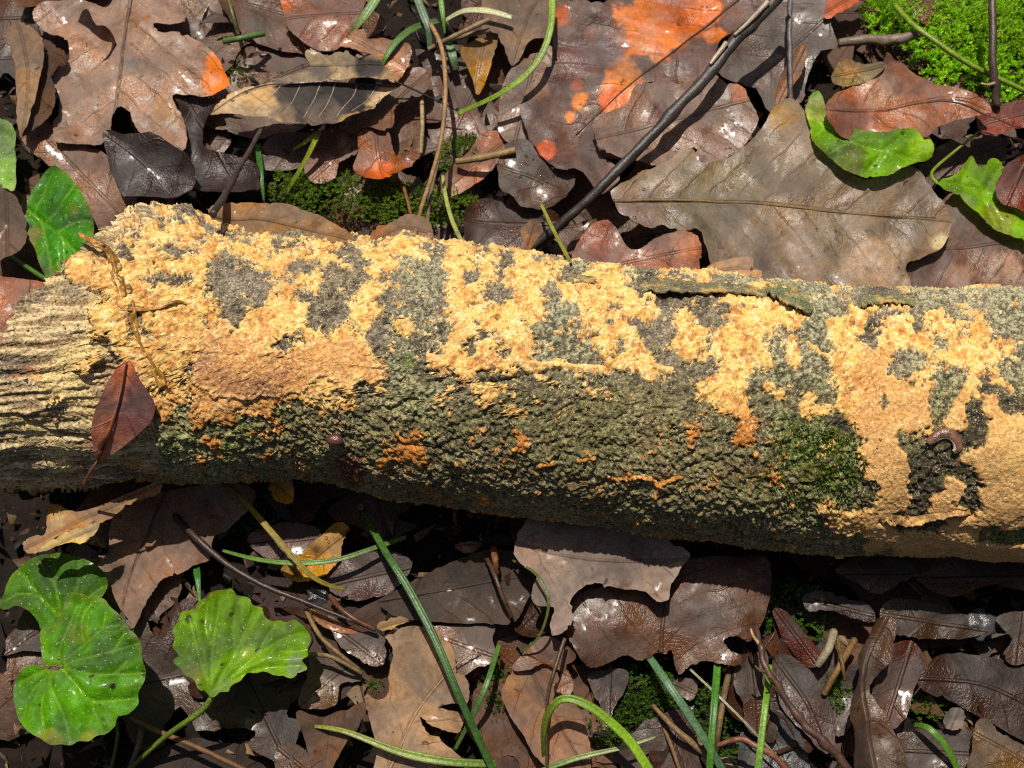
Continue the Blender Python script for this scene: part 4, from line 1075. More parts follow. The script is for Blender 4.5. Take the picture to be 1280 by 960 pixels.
leaf('brown_leaf', 'small twisted brown leaf above the light brown ovate leaf', 'leaf', [(640, 835), (655, 815), (668, 800), (690, 795), (712, 810), (720, 822), (708, 832), (718, 850), (712, 868), (692, 862), (700, 840), (680, 830), (660, 838)], 17, (145, 105, 82), wave=0.003)
leaf('brown_leaf', 'folded brown leaf with central crease at the bottom', 'leaf', [(374, 892), (400, 896), (440, 884), (456, 880), (458, 896), (436, 926), (414, 964), (395, 972), (384, 930)], 13, (140, 108, 88), mid=[(412, 884), (405, 970)], fold=0.4, mat=M_DRY)
leaf('brown_leaf', 'crumpled dark brown leaf touching the toothed green leaf', 'leaf', [(372, 880), (384, 842), (386, 820), (410, 818), (440, 828), (452, 850), (426, 854), (420, 880), (396, 886)], 11, (128, 100, 72), wave=0.003, drops=4)
leaf('brown_leaf', 'dark brown serrated leaf left of the tan oak leaf', 'leaf', [(410, 770), (440, 786), (480, 796), (480, 830), (462, 832), (445, 822), (430, 812), (418, 795)], 13, (110, 82, 68))
leaf('leaf_fragment', 'tiny sunlit yellowish leaf corner above the tan oak leaf', 'leaf', [(472, 784), (480, 776), (500, 770), (512, 776), (500, 780), (484, 788)], 17, (225, 190, 130), mat=M_DRY)
leaf('leaf_fragment', 'pinkish tan leaf strip lit between two dark stalks', 'leaf', [(388, 762), (398, 766), (420, 776), (445, 788), (436, 794), (408, 786), (396, 778)], 14, (205, 150, 115), mat=M_DRY)
leaf('brown_leaf', 'tawny leaf point at the bottom beneath dark grass', 'leaf', [(345, 935), (370, 930), (390, 950), (395, 975), (350, 975)], 8, (120, 76, 35))
# ---- below the log, right
leaf('brown_leaf', 'brown leaf lobe jutting from under the right part of log', 'leaf', [(1045, 712), (1080, 695), (1138, 702), (1142, 720), (1112, 738), (1092, 742), (1072, 730), (1056, 722)], 22, (112, 80, 66))
leaf('brown_leaf', 'long brown leaf edge pressed under the log end at right', 'leaf', [(1138, 712), (1180, 690), (1300, 690), (1300, 738), (1250, 732), (1225, 734), (1196, 746), (1166, 738)], 22, (116, 86, 68))
leaf('brown_leaf', 'dark purplish brown leaf with wavy lip in shade', 'leaf', [(1004, 745), (1030, 738), (1062, 748), (1090, 760), (1092, 778), (1064, 772), (1040, 764), (1012, 764)], 15, (88, 68, 62), rim=0.003)
leaf('brown_leaf', 'olive brown leaf crossing below the log end', 'leaf', [(1100, 760), (1120, 748), (1160, 752), (1215, 770), (1240, 785), (1215, 796), (1170, 798), (1130, 796), (1108, 785)], 13, (104, 78, 52))
leaf('curled_leaf', 'twisted strip of grey brown leaf standing among wet leaves', 'leaf',
     [(1092, 776), (1114, 778), (1112, 812), (1106, 832), (1086, 858), (1096, 882), (1116, 912), (1128, 970), (1066, 970), (1060, 920), (1055, 892), (1066, 862), (1072, 845), (1070, 822), (1082, 800)], 20, (128, 102, 84), mid=[(1103, 778), (1078, 850), (1095, 970)], fold=0.5, wave=0.003, rim=0.004)
leaf('brown_leaf', 'rusty red brown leaf with bitten edge behind twisted strip', 'leaf', [(1106, 812), (1140, 802), (1156, 828), (1142, 858), (1132, 892), (1114, 912), (1096, 892), (1088, 870)], 12, (118, 68, 40), rim=0.003)
leaf('curled_leaf', 'dark brown leaf rolled into a tube at lower right', 'leaf', [(1148, 850), (1178, 818), (1235, 820), (1300, 845), (1310, 935), (1240, 902), (1190, 876), (1160, 866)], 15, (92, 58, 36), mid=[(1150, 848), (1230, 855), (1305, 890)], roll=26)
leaf('brown_leaf', 'purplish brown ovate leaf crossed by the thorny twig', 'leaf', [(966, 825), (986, 818), (1012, 838), (1036, 872), (1046, 915), (1032, 942), (1002, 912), (976, 880)], 11, (128, 100, 92), mid=[(970, 822), (1010, 880), (1034, 940)])
leaf('dark_leaf', 'slate dark leaf at the bottom edge beside thorny twig', 'leaf', [(930, 905), (960, 885), (990, 900), (1010, 945), (1005, 980), (930, 980)], 8, (66, 66, 70))
leaf('brown_leaf', 'yellow brown speckled leaf with broken tip in bottom corner', 'leaf', [(1212, 970), (1214, 935), (1222, 902), (1236, 898), (1250, 915), (1275, 930), (1300, 945), (1300, 980)], 16, (168, 130, 76), rim=0.003, drops=12)
leaf('brown_leaf', 'flat brown leaf under a green blade in bottom right corner', 'leaf', [(1118, 925), (1140, 914), (1190, 912), (1222, 918), (1212, 955), (1212, 980), (1125, 980)], 9, (118, 90, 80))
leaf('brown_leaf', 'hanging brown leaf with frayed tip beside bright grass stem', 'leaf', [(918, 822), (940, 818), (960, 816), (962, 870), (960, 905), (950, 922), (932, 908), (928, 880), (918, 862)], 13, (116, 82, 68))
leaf('grey_leaf', 'small grey brown leaf wedge in the dark mossy hollow', 'leaf', [(735, 850), (750, 838), (784, 838), (782, 860), (770, 880), (762, 896), (750, 882)], 9, (110, 96, 94))
leaf('leaf_fragment', 'small brown leaf scrap beside the straight green blades', 'leaf', [(840, 852), (866, 848), (872, 862), (862, 876), (850, 868)], 10, (130, 100, 86))
leaf('brown_leaf', 'pale brown narrow leaf by a wet pebble at right edge', 'leaf', [(1244, 775), (1270, 765), (1300, 770), (1300, 815), (1268, 832), (1252, 818), (1262, 800)], 14, (130, 104, 88))
leaf('brown_leaf', 'red brown leaf stalk piece lying in moss below log', 'leaf', [(966, 765), (978, 762), (1002, 785), (1028, 815), (1026, 830), (1008, 832), (985, 805)], 10, (125, 58, 30), fold=-0.4)
leaf('brown_leaf', 'brown leaf tip near the pale oak leaf and dark hollow', 'leaf', [(568, 682), (580, 676), (602, 678), (596, 688), (580, 690)], 14, (140, 98, 76))

# ---- live green leaves
GR = (100, 172, 22)
leaf('green_leaf', 'round scalloped green leaf with deep notch and radiating veins', 'leaf',
     [(57, 832), (52, 818), (50, 802), (51, 786), (66, 782), (77, 765), (80, 750), (86, 741), (96, 741), (104, 742), (113, 747), (127, 747), (136, 757), (150, 769), (159, 784), (171, 795), (177, 810), (178, 822), (181, 838), (179, 852), (171, 866), (171, 880), (160, 892), (147, 896), (141, 908), (130, 917), (119, 919), (108, 926), (96, 926), (86, 931), (74, 930), (62, 931), (50, 923), (38, 917), (29, 909), (20, 897), (17, 884), (14, 870), (14, 855), (20, 842), (30, 833), (44, 831), (58, 836), (72, 838), (76, 831)],
     42, GR, mat=M_GREEN, spacing=0.00065, jag=0.15, puff=0.0016, sub=3, cup=-0.003, tilt=(0, 0.02), k=0.6, mid=[(75, 832), (110, 870)],
     veins=[[(75, 832), (105, 805), (127, 787), (148, 780)], [(75, 832), (110, 822), (140, 814), (172, 803)], [(75, 832), (110, 842), (140, 843), (178, 840)], [(75, 832), (95, 855), (112, 874), (140, 875), (165, 872)], [(75, 832), (62, 850), (72, 878), (78, 892), (84, 920)], [(75, 832), (50, 850), (35, 868), (28, 895)], [(75, 832), (74, 812), (82, 790), (95, 755)], [(112, 874), (118, 895), (125, 912)], [(75, 832), (52, 838), (22, 850)], [(127, 787), (130, 765)], [(140, 814), (155, 790)], [(62, 850), (50, 880), (55, 915)], [(140, 843), (160, 825)], [(105, 805), (100, 775), (112, 752)]],
     spots=[(142, 858, 2.5, (40, 30, 20)), (150, 800, 30, (100, 145, 75), .7), (127, 898, 2, (60, 50, 20)), (95, 790, 14, (150, 175, 60), .6), (60, 925, 14, (190, 190, 50), .7), (110, 922, 10, (190, 185, 50), .6)],
     rib=None, stalk=[(76, 832, 42), (100, 870, 22), (146, 905, 14), (135, 975, 3)], stalkw=6, stalkrgb=(110, 140, 50), drops=30)
leaf('green_leaf', 'green leaf peeping out behind the round notched one', 'leaf',
     [(-6, 755), (4, 742), (6, 730), (14, 716), (26, 705), (46, 696), (70, 691), (95, 695), (115, 703), (128, 714), (132, 730), (126, 745), (112, 755), (92, 768), (78, 778), (62, 788), (50, 786), (46, 776), (36, 764), (20, 757), (6, 762)],
     22, (84, 142, 28), mat=M_GREEN, spacing=0.0009, jag=0.3, puff=0.0014, cup=-0.003, k=0.55, mid=[(75, 775), (60, 695)],
     veins=[[(75, 772), (50, 745), (32, 722), (20, 712)], [(75, 772), (70, 735), (66, 695)], [(75, 772), (95, 735), (98, 697)], [(75, 772), (112, 742), (130, 730)], [(50, 745), (25, 742), (5, 750)], [(70, 735), (48, 700)]], spots=[(60, 709, 2, (30, 30, 15))], stalk=[(75, 774, 22), (90, 810, 16), (105, 850, 4)], stalkw=5, stalkrgb=(110, 140, 50))
leaf('green_leaf', 'toothed yellowish green leaf speckled white with frayed grey right edge', 'leaf',
     [(266, 873), (262, 868), (252, 864), (246, 852), (236, 846), (230, 838), (222, 830), (228, 821), (222, 812), (224, 800), (221, 790), (228, 780), (230, 769), (246, 764), (252, 754), (262, 749), (272, 741), (284, 739), (292, 738), (298, 745), (312, 748), (316, 756), (328, 760), (330, 768), (338, 776), (348, 775), (358, 778), (368, 775), (378, 782), (384, 788), (389, 800), (384, 810), (386, 820), (378, 826), (385, 836), (376, 842), (366, 849), (355, 846), (345, 845), (332, 840), (320, 842), (310, 842), (302, 852), (292, 858), (288, 866), (278, 866), (272, 872)],
     30, (125, 178, 30), mat=M_GREEN, spacing=0.00065, jag=0.35, sub=3, puff=0.0014, cup=0.002, tilt=(-0.08, 0), k=0.62, mid=[(265, 868), (320, 790)],
     veins=[[(266, 868), (250, 815), (240, 775)], [(266, 868), (268, 810), (278, 745)], [(266, 868), (295, 815), (318, 762)], [(266, 868), (315, 825), (350, 800), (380, 790)], [(266, 868), (320, 838), (378, 832)], [(295, 815), (292, 780), (300, 750)], [(268, 810), (258, 785), (262, 755)], [(315, 825), (335, 795), (345, 778)], [(350, 815), (370, 815), (386, 812)]],
     spots=[(245, 845, 16, (165, 170, 70), .7), (239, 777, 5, (60, 60, 30)), (256, 778, 4, (50, 45, 30)), (372, 835, 16, (150, 160, 140), .7), (362, 782, 8, (110, 100, 90), .7), (315, 818, 10, (180, 200, 110), .6)], stalk=[(265, 872, 30), (250, 890, 27), (205, 922, 20), (155, 968, 8)], stalkw=8, stalkrgb=(125, 150, 50), drops=40)
leaf('green_leaf', 'dark glossy green leaf with pale veins behind the broken wood', 'leaf',
     [(33, 285), (34, 264), (45, 236), (66, 211), (80, 216), (92, 226), (108, 250), (117, 272), (120, 295), (118, 315), (108, 340), (85, 352), (66, 356), (54, 340), (44, 312), (36, 298)], 21, (68, 145, 28), mat=M_GREEN, spacing=0.0009, jag=0.25, puff=0.0016, k=0.72, mid=[(34, 262), (110, 330)],
     veins=[[(34, 262), (70, 290), (95, 315), (112, 335)], [(50, 274), (60, 310), (66, 350)], [(55, 278), (75, 262), (95, 232)], [(72, 292), (95, 280), (117, 278)], [(80, 300), (82, 325), (86, 350)], [(42, 268), (55, 245), (68, 215)]], spots=[(42, 295, 12, (160, 150, 70), .7), (95, 268, 10, (130, 150, 50), .7), (70, 345, 12, (120, 150, 40), .6), (38, 283, 3, (30, 25, 15))], stalk=[(64, 353, 20), (40, 338, 18), (8, 316, 10), (-15, 300, 4)], stalkw=7, stalkrgb=(90, 130, 45), drops=10)
leaf('green_leaf', 'pale washed green leaf edge by the left hooded leaf', 'leaf', [(-20, 150), (5, 152), (18, 160), (21, 188), (22, 215), (20, 242), (0, 235), (-20, 230)], 15, (150, 185, 110), mat=M_GREEN, spacing=0.0012, puff=0.0012, k=0.72, veins=[[(-20, 190), (20, 200)], [(-10, 160), (15, 175)], [(-10, 220), (15, 230)]])
leaf('green_leaf', 'crumpled yellow green leaf with dark wet edge under boat shaped leaf', 'leaf',
     [(1007, 136), (1014, 120), (1024, 120), (1034, 140), (1060, 160), (1100, 172), (1126, 166), (1142, 168), (1150, 180), (1161, 182), (1162, 200), (1146, 206), (1130, 213), (1110, 223), (1085, 228), (1068, 224), (1050, 216), (1032, 198), (1018, 184), (1012, 160)],
     29, (118, 172, 26), mat=M_GREEN, spacing=0.0009, puff=0.002, wave=0.003, k=0.75, jag=0.5, mid=[(1160, 205), (1010, 135)], veins=[[(1165, 206), (1100, 195), (1050, 175), (1012, 135)], [(1100, 195), (1080, 222)], [(1060, 180), (1035, 195)], [(1100, 195), (1130, 172)], [(1030, 160), (1014, 175)]],
     spots=[(1022, 140, 22, (178, 180, 110), .8), (1055, 212, 22, (90, 80, 35), .7), (1148, 188, 16, (160, 205, 30), .8), (1035, 200, 12, (60, 80, 40), .7)], drops=18)
leaf('green_leaf', 'bright green lobed leaf at the right edge under red leaf', 'leaf',
     [(1170, 232), (1198, 216), (1214, 195), (1222, 210), (1240, 198), (1252, 202), (1258, 214), (1256, 235), (1275, 248), (1300, 262), (1300, 308), (1270, 300), (1242, 286), (1216, 266), (1192, 246)], 22, (130, 182, 30), mat=M_GREEN, spacing=0.001, puff=0.0018, k=0.75, veins=[[(1172, 232), (1215, 235), (1260, 260), (1300, 285)], [(1200, 232), (1214, 200)], [(1230, 240), (1252, 208)], [(1225, 240), (1245, 282)]], spots=[(1250, 275, 24, (130, 120, 40), .7), (1190, 240, 12, (90, 110, 40), .6)], stalk=[(1172, 230, 22), (1165, 215, 20), (1195, 188, 18), (1226, 163, 22)], stalkw=5, stalkrgb=(150, 170, 50), drops=14)

# ------------------------------------------------------------------ blades of grass, stalks, twigs
def path3(pts, n=8):
    w = catmull(np.array(pts, float), n)
    return at(w[:, 0], w[:, 1], w[:, 2] * 0.001)

def blade(label, pts, w, rgb, name='grass_blade', cat='grass', k=0.72, mat=None, taper=(0.8, 1.0, 0.25), rgb2=None):
    P = path3(pts)
    n = len(P); t = np.linspace(0, 1, n)
    W = np.interp(t, [0, 0.4, 1], taper) * w * 0.5 * MPP
    T = np.gradient(P, axis=0); T /= np.linalg.norm(T, axis=1, keepdims=True)
    S = np.cross(T, [0, 0, 1.0]); S /= np.linalg.norm(S, axis=1, keepdims=True) + 1e-9
    U = np.cross(S, T)
    prof = [(-1, 0.22), (-0.45, -0.02), (0, -0.16), (0.45, -0.02), (1, 0.22), (0.45, -0.16), (0, -0.34), (-0.45, -0.16)]
    V = np.concatenate([P + (a * W)[:, None] * S + (b * W)[:, None] * U for a, b in prof]).reshape(len(prof), n, 3).transpose(1, 0, 2).reshape(-1, 3)
    m = len(prof)
    i = np.arange(n - 1)[:, None] * m; j = np.arange(m)[None]
    F = np.stack([i + j, i + m + j, i + m + (j + 1) % m, i + (j + 1) % m], -1).reshape(-1, 4)
    faces = [tuple(f) for f in F.tolist()] + [tuple(range(m)), tuple((n - 1) * m + q for q in range(m))[::-1]]
    c = lin(rgb, k); c2 = lin(rgb2, k) if rgb2 else c * 0.85
    tint = c[None] * (1 - t[:, None]) + c2[None] * t[:, None]
    tint = np.repeat(tint, m, 0)
    o0 = P[0].copy()
    o = mesh_obj(name, V - o0, faces, mat or M_GRASS, None, {'tint': tint})
    o.location = o0
    return tag(o, label, cat)

def stick(label, pts, w0, w1, rgb, name='twig', cat='twig', mat=None, rough=0.25, k=0.6, rgb2=None, n=8, knots=(), side=()):
    P = path3(pts, 10)
    t = np.linspace(0, 1, len(P))
    rng = np.random.default_rng(int(abs(pts[0][0] * 7 + pts[0][1] * 3)) + 1)
    R = (w0 + (w1 - w0) * t) * 0.5 * MPP
    for kt, ks in knots:
        R = R * (1 + ks * np.exp(-((t - kt) / 0.025) ** 2))
    c = lin(rgb, k)[None] * np.ones((len(P), 1))
    if rgb2: c = lin(rgb, k)[None] * (1 - t[:, None]) + lin(rgb2, k)[None] * t[:, None]
    o0 = P[0].copy()
    o = tube(name, P - o0, R, mat or M_TWIG, None, n, 1.0, c, 3, rough, 0.3)
    o.location = o0
    for sp in side:
        q = path3(sp[0], 8)
        tube('side_shoot' if len(sp) < 4 else sp[3], q - o0, np.linspace(sp[1], sp[1] * 0.5, len(q)) * 0.5 * MPP, mat or M_TWIG, o, 7, 1.0, lin(sp[2], k)[None] * np.ones((len(q), 1)), 5, rough, 0.3)
    return tag(o, label, cat)

blade('long dark green grass blade slanting over the tan oak leaf below the log', [(452, 638, 10), (482, 690, 24), (512, 738, 28), (545, 802, 30), (578, 880, 28), (622, 975, 20)], 10, (74, 118, 48), taper=(0.7, 1, 0.8))
blade('green blade lying across the bottom of the tan oak leaf', [(620, 955, 18), (560, 952, 21), (500, 940, 21), (430, 914, 20), (384, 907, 15)], 11, (112, 150, 52), rgb2=(170, 170, 70))
blade('bright green arching blade bent in a bow over the ovate leaf', [(818, 975, 24), (790, 930, 27), (760, 900, 29), (735, 882, 30), (708, 873, 30), (690, 884, 28), (680, 912, 22), (682, 960, 10), (682, 975, 6)], 11, (160, 210, 40), taper=(1, 0.95, 0.5), rgb2=(90, 80, 40))
blade('thin pale tipped blade reaching right beneath the bright arch', [(665, 968, 14), (720, 948, 17), (780, 934, 18), (820, 921, 17)], 7, (110, 150, 55), rgb2=(180, 180, 120))
blade('blue green blade running down from the wide brown leaf', [(812, 822, 16), (835, 855, 22), (862, 895, 22), (890, 940, 20), (910, 975, 16)], 10, (96, 134, 92), taper=(0.9, 1, 0.9))
blade('upright green blade crossing the blue green one', [(897, 828, 16), (893, 880, 24), (889, 930, 24), (886, 975, 20)], 9, (92, 150, 52), taper=(1, 1, 0.9))
blade('vivid yellow green stem beside the hanging brown leaf', [(962, 830, 14), (958, 870, 26), (952, 920, 28), (946, 975, 26)], 8, (140, 190, 60), taper=(0.9, 1, 1))
blade('short green blade behind the long dark green one', [(624, 805, 12), (610, 850, 20), (592, 892, 18), (568, 938, 10)], 7, (98, 138, 62), taper=(0.8, 1, 0.6))
blade('green blade lying level across the yellow stalk under the log', [(278, 688, 10), (320, 699, 15), (370, 704, 18), (420, 700, 18), (465, 686, 16), (508, 671, 12)], 7, (112, 150, 62), taper=(0.5, 1, 0.8))
blade('short upright green blade between grey leaf and toothed leaf', [(244, 702, 8), (247, 722, 14), (250, 756, 14)], 9, (72, 130, 50))
blade('bright yellow green blade arching over the top of the red oak leaf', [(690, -12, 30), (689, 30, 31), (678, 66, 30), (655, 96, 28), (620, 120, 24), (572, 142, 16)], 9, (150, 185, 50), taper=(1, 1, 0.7))
blade('broad green blade tip with brown end at the top edge', [(478, -15, 20), (462, 12, 20), (448, 30, 18), (437, 44, 14)], 14, (118, 165, 85), taper=(1, 1, 0.6), rgb2=(150, 150, 100))
blade('blue green blade with grey spots hanging at the top edge', [(516, -15, 20), (528, 15, 21), (536, 38, 20), (537, 62, 16)], 12, (110, 140, 105), taper=(0.8, 1, 0.5))
blade('thin bright green blade beside pale strap leaf', [(549, -15, 18), (553, 15, 18), (556, 42, 15)], 8, (110, 165, 45))
blade('green grey blade piece with white base below the strap', [(560, 50, 12), (566, 70, 14), (570, 88, 10)], 12, (125, 160, 120), taper=(0.8, 1, 0.7))
blade('green blade curving across the light brown crumpled leaf', [(548, 26, 14), (520, 34, 18), (498, 50, 20), (482, 72, 20), (474, 92, 16)], 11, (96, 130, 70), taper=(0.8, 1, 0.4), rgb2=(90, 140, 30))
blade('yellow blade folded into a sharp bend over dark leaves', [(366, 188, 10), (384, 176, 18), (398, 166, 20), (394, 176, 20), (380, 204, 16), (356, 244, 8)], 8, (190, 195, 40), taper=(0.7, 1, 0.7), rgb2=(120, 140, 40))
blade('dark green blade in the shade left of the folded yellow one', [(322, 180, 6), (326, 215, 12), (330, 252, 10)], 9, (60, 110, 40))
blade('pale cream strap shaped blade lying across the top', [(640, 22, 20), (610, 14, 20), (580, 14, 20), (556, 26, 16)], 10, (215, 215, 165), taper=(0.7, 1, 0.5), name='dry_blade')
blade('pale yellow green stem rising from the log top', [(553, 218, 10), (558, 250, 30), (566, 278, 45), (580, 308, 62)], 5.5, (190, 200, 110), taper=(0.8, 1, 1))
blade('slender yellow green stem leaning on the log top by water beads', [(676, 254, 22), (692, 288, 40), (713, 328, 68)], 5, (165, 170, 70), taper=(0.8, 1, 1))
blade('olive yellow flattened stalk lying under the log', [(280, 606, 14), (310, 632, 20), (345, 672, 22), (385, 716, 20), (412, 732, 16), (432, 736, 12)], 8, (150, 132, 45), name='dry_blade', mat=M_STRAW, taper=(0.7, 1, 0.5))
blade('curved green blade in bottom right corner', [(1142, 906, 12), (1160, 910, 18), (1180, 930, 18), (1200, 968, 12)], 8, (100, 150, 45), taper=(0.6, 1, 1))
blade('dark green narrow blade by the twisted leaf strip', [(1112, 915, 10), (1120, 940, 14), (1128, 975, 12)], 7, (80, 120, 45), taper=(0.5, 1, 1))
blade('thin olive stem looping past the pale grey oak leaf', [(640, 700, 18), (668, 716, 32), (684, 742, 34), (684, 768, 32), (672, 798, 26), (650, 816, 18)], 3.5, (118, 130, 60), taper=(0.8, 1, 0.8))
blade('very thin pale straw line between green blades', [(862, 836, 14), (900, 872, 20), (940, 912, 20), (990, 968, 16)], 3, (165, 165, 135), taper=(1, 1, 1), name='dry_blade')

stick('tan straw stem bowing down to the log top', [(538, 30, 20), (552, 60, 28), (557, 110, 32), (552, 170, 32), (538, 225, 38), (526, 262, 50), (518, 296, 62)], 6.5, 5, (178, 140, 95), 'straw_stem', 'straw', M_STRAW, 0.1)
stick('short upright straw piece in the hollow', [(527, 122, 10), (528, 155, 14), (526, 192, 10)], 6, 6, (190, 165, 120), 'straw_stem', 'straw', M_STRAW, 0.1)
stick('flat tan straw pointing at the wet beaded leaf', [(570, 202, 14), (605, 197, 17), (644, 188, 19)], 9, 10, (170, 142, 92), 'straw_stem', 'straw', M_STRAW, 0.1)
stick('pale straw pair lying behind the bowing stem, upper one', [(535, 62, 16), (570, 44, 20), (612, 24, 22)], 6, 8, (165, 140, 105), 'straw_stem', 'straw', M_STRAW, 0.1)
stick('pale straw lying just below the upper one', [(545, 55, 12), (575, 46, 16), (612, 38, 18)], 7, 7, (150, 125, 92), 'straw_stem', 'straw', M_STRAW, 0.1)
stick('short brown straw leaning on the log behind orange leaf', [(505, 235, 14), (512, 262, 30), (518, 292, 56)], 5, 4, (150, 105, 55), 'straw_stem', 'straw', M_STRAW, 0.1)
stick('grey straw beside the bowing stem at log top', [(548, 200, 12), (537, 250, 34), (533, 302, 60)], 5, 5, (140, 118, 100), 'straw_stem', 'straw', M_STRAW, 0.1)
stick('tan straw standing among blades right of the mossy hollow', [(912, 838, 10), (905, 870, 18), (898, 915, 18), (895, 940, 12)], 8, 7, (140, 112, 76), 'straw_stem', 'straw', M_STRAW, 0.1)
stick('frayed straw lying in the mossy hollow', [(816, 882, 8), (838, 905, 14), (864, 928, 15), (892, 950, 10)], 5, 10, (150, 118, 82), 'straw_stem', 'straw', M_STRAW, 0.15)
stick('thin brown straw crossing under the frayed one', [(828, 905, 6), (840, 935, 10), (852, 970, 10)], 5, 5, (125, 95, 60), 'straw_stem', 'straw', M_STRAW, 0.1)
stick('tan straw in the dark right of the red leaf piece', [(1068, 800, 12), (1050, 832, 18), (1030, 868, 12)], 9, 7, (150, 115, 66), 'straw_stem', 'straw', M_STRAW, 0.1)
stick('thin straw crossing the tan one at right', [(1046, 796, 10), (1052, 825, 20), (1056, 850, 16)], 5, 4, (140, 112, 60), 'straw_stem', 'straw', M_STRAW, 0.1)
stick('whitish flat straw beside the rusty leaf piece', [(1042, 790, 10), (1036, 810, 16), (1022, 832, 12)], 11, 9, (185, 170, 140), 'straw_stem', 'straw', M_STRAW, 0.1)
stick('brown stalk in shade under the round green leaf', [(165, 898, 10), (200, 915, 14), (250, 936, 15), (318, 968, 12)], 7, 6, (128, 88, 52), 'dead_stalk', 'stalk', M_STRAW, 0.1)
stick('pale flat straw hanging under the round green leaf', [(178, 908, 8), (172, 935, 12), (160, 965, 8)], 9, 5, (120, 100, 86), 'straw_stem', 'straw', M_STRAW, 0.1)
stick('dark slender stalk lying from the log across to the tan oak leaf', [(214, 640, 12), (245, 672, 20), (285, 706, 20), (330, 732, 20), (380, 752, 20), (420, 768, 20), (470, 788, 18)], 9, 4, (70, 52, 46), 'dead_stalk', 'stalk', M_TWIG, 0.15)
stick('brown root like stalk beside the pinkish leaf strip', [(412, 745, 14), (425, 760, 19), (445, 775, 20), (468, 786, 18)], 7, 5, (105, 66, 46), 'dead_stalk', 'stalk', M_TWIG, 0.15)
stick('olive brown curled stalk edge by the toothed green leaf', [(382, 762, 14), (400, 795, 18), (425, 818, 18), (450, 838, 14)], 6, 5, (140, 112, 70), 'dead_stalk', 'stalk', M_STRAW, 0.1)
stick('tan rolled stalk over the crumpled dark brown leaf', [(385, 818, 16), (410, 820, 19), (432, 830, 18), (452, 842, 14)], 6, 4, (150, 125, 84), 'dead_stalk', 'stalk', M_STRAW, 0.1)
stick('thin dark wiry stalk crossing the ovate leaf', [(706, 798, 24), (694, 835, 26), (685, 870, 24), (683, 910, 21), (684, 970, 14)], 5, 3.5, (88, 70, 45), 'dead_stalk', 'stalk', M_TWIG, 0.1)
stick('long black twig with peeled pale streaks laid over the oak leaves', [(985, -18, 40), (955, 15, 38), (915, 55, 36), (882, 98, 34), (846, 135, 32), (812, 172, 30), (775, 210, 28), (735, 250, 24), (695, 285, 18), (655, 318, 12)], 17, 11, (74, 68, 66), rough=0.2, n=12, knots=[(0.18, .15), (0.47, 0.3), (0.3, .12)], rgb2=(62, 52, 46),
      side=[([(960, 2, 41.6), (935, 28, 40.3), (918, 44, 39.3)], 8, (205, 185, 160), 'peeled_patch'), ([(908, 54, 38.6), (897, 68, 38), (888, 80, 37.3)], 8, (200, 180, 155), 'peeled_patch')])
stick('thin grey upright twig beside the slate leaf strip', [(988, -15, 26), (987, 40, 27), (988, 90, 25), (988, 124, 22)], 7.5, 7, (112, 104, 104))
stick('dark wet twig standing before the bright green moss', [(1239, -18, 40), (1241, 30, 38), (1241, 80, 34), (1246, 132, 26)], 10, 11, (92, 74, 64), rough=0.2, n=10, knots=[(0.82, 0.35)], side=[([(1243, 104, 32), (1234, 106, 33), (1226, 104, 33)], 5, (190, 160, 130))])
stick('knobbly grey brown twig stub lying by the moss', [(1048, 54, 14), (1085, 50, 18), (1120, 50, 22), (1152, 40, 22)], 12, 15, (140, 122, 104), rough=0.3, n=10, knots=[(0.7, .2)])
stick('dark twig with pale broken tip leaning on the log top', [(326, 163, 34), (312, 188, 42), (296, 216, 56), (280, 246, 70), (266, 268, 80)], 6, 9, (86, 72, 68), rough=0.25, rgb2=(70, 58, 54))
stick('thorny dark twig with buds at lower right', [(944, 782, 26), (950, 806, 30), (958, 835, 31), (978, 868, 30), (1005, 905, 28), (1036, 934, 26), (1072, 974, 22)], 6, 10, (92, 66, 54), rough=0.35, n=9, knots=[(0.2, .4), (0.45, .5), (0.62, .4), (0.8, .35)],
      side=[([(950, 806, 30), (942, 796, 31), (938, 786, 31)], 5, (200, 165, 110)), ([(960, 840, 31), (950, 838, 33), (944, 832, 34)], 5, (120, 90, 60)), ([(978, 868, 30), (966, 850, 34), (960, 846, 36)], 4, (130, 96, 66))])
stick('reddish twig with pale tip near the bottom edge', [(896, 932, 20), (925, 924, 24), (948, 934, 25), (968, 945, 24), (992, 972, 20)], 6, 8, (150, 96, 72), rough=0.3)
stick('dark thin stalk by the dark grey elliptical leaf', [(604, 690, 12), (618, 718, 22), (628, 745, 22), (640, 772, 16)], 6, 5, (96, 68, 50), 'dead_stalk', 'stalk', M_TWIG, 0.25)
stick('orange brown peg shaped stalk above the elliptical leaf', [(617, 686, 16), (619, 700, 22), (621, 716, 18)], 9, 7, (150, 96, 60), 'dead_stalk', 'stalk', M_STRAW, 0.2)
stick('thick green moss side stem running under the wet twig', [(1118, 6, 20), (1140, 30, 26), (1170, 52, 28), (1215, 82, 26), (1300, 122, 20)], 8, 7, (150, 180, 60), 'green_stem', 'plant_stem', M_GRASS, 0.05)  # plain green plant stems, here and in the lines below
stick('green horizontal stem piece at upper left of the dark hollow', [(280, 52, 14), (300, 48, 18), (330, 42, 14)], 8, 8, (110, 150, 80), 'green_stem', 'plant_stem', M_GRASS, 0.05)
stick('thin olive stem rising at the top left', [(283, -12, 16), (290, 15, 18), (298, 44, 14)], 6, 6, (120, 115, 60), 'green_stem', 'plant_stem', M_GRASS, 0.05)

# ------------------------------------------------------------------ things on the log
def drape(pts, lift):
    """pixel path laid over the log; lift in mm"""
    out = []
    for (x, y, l) in pts:
        p, nn = on_log(x, y, (lift + l) * 0.001)
        out.append(p)
    return np.array(out)

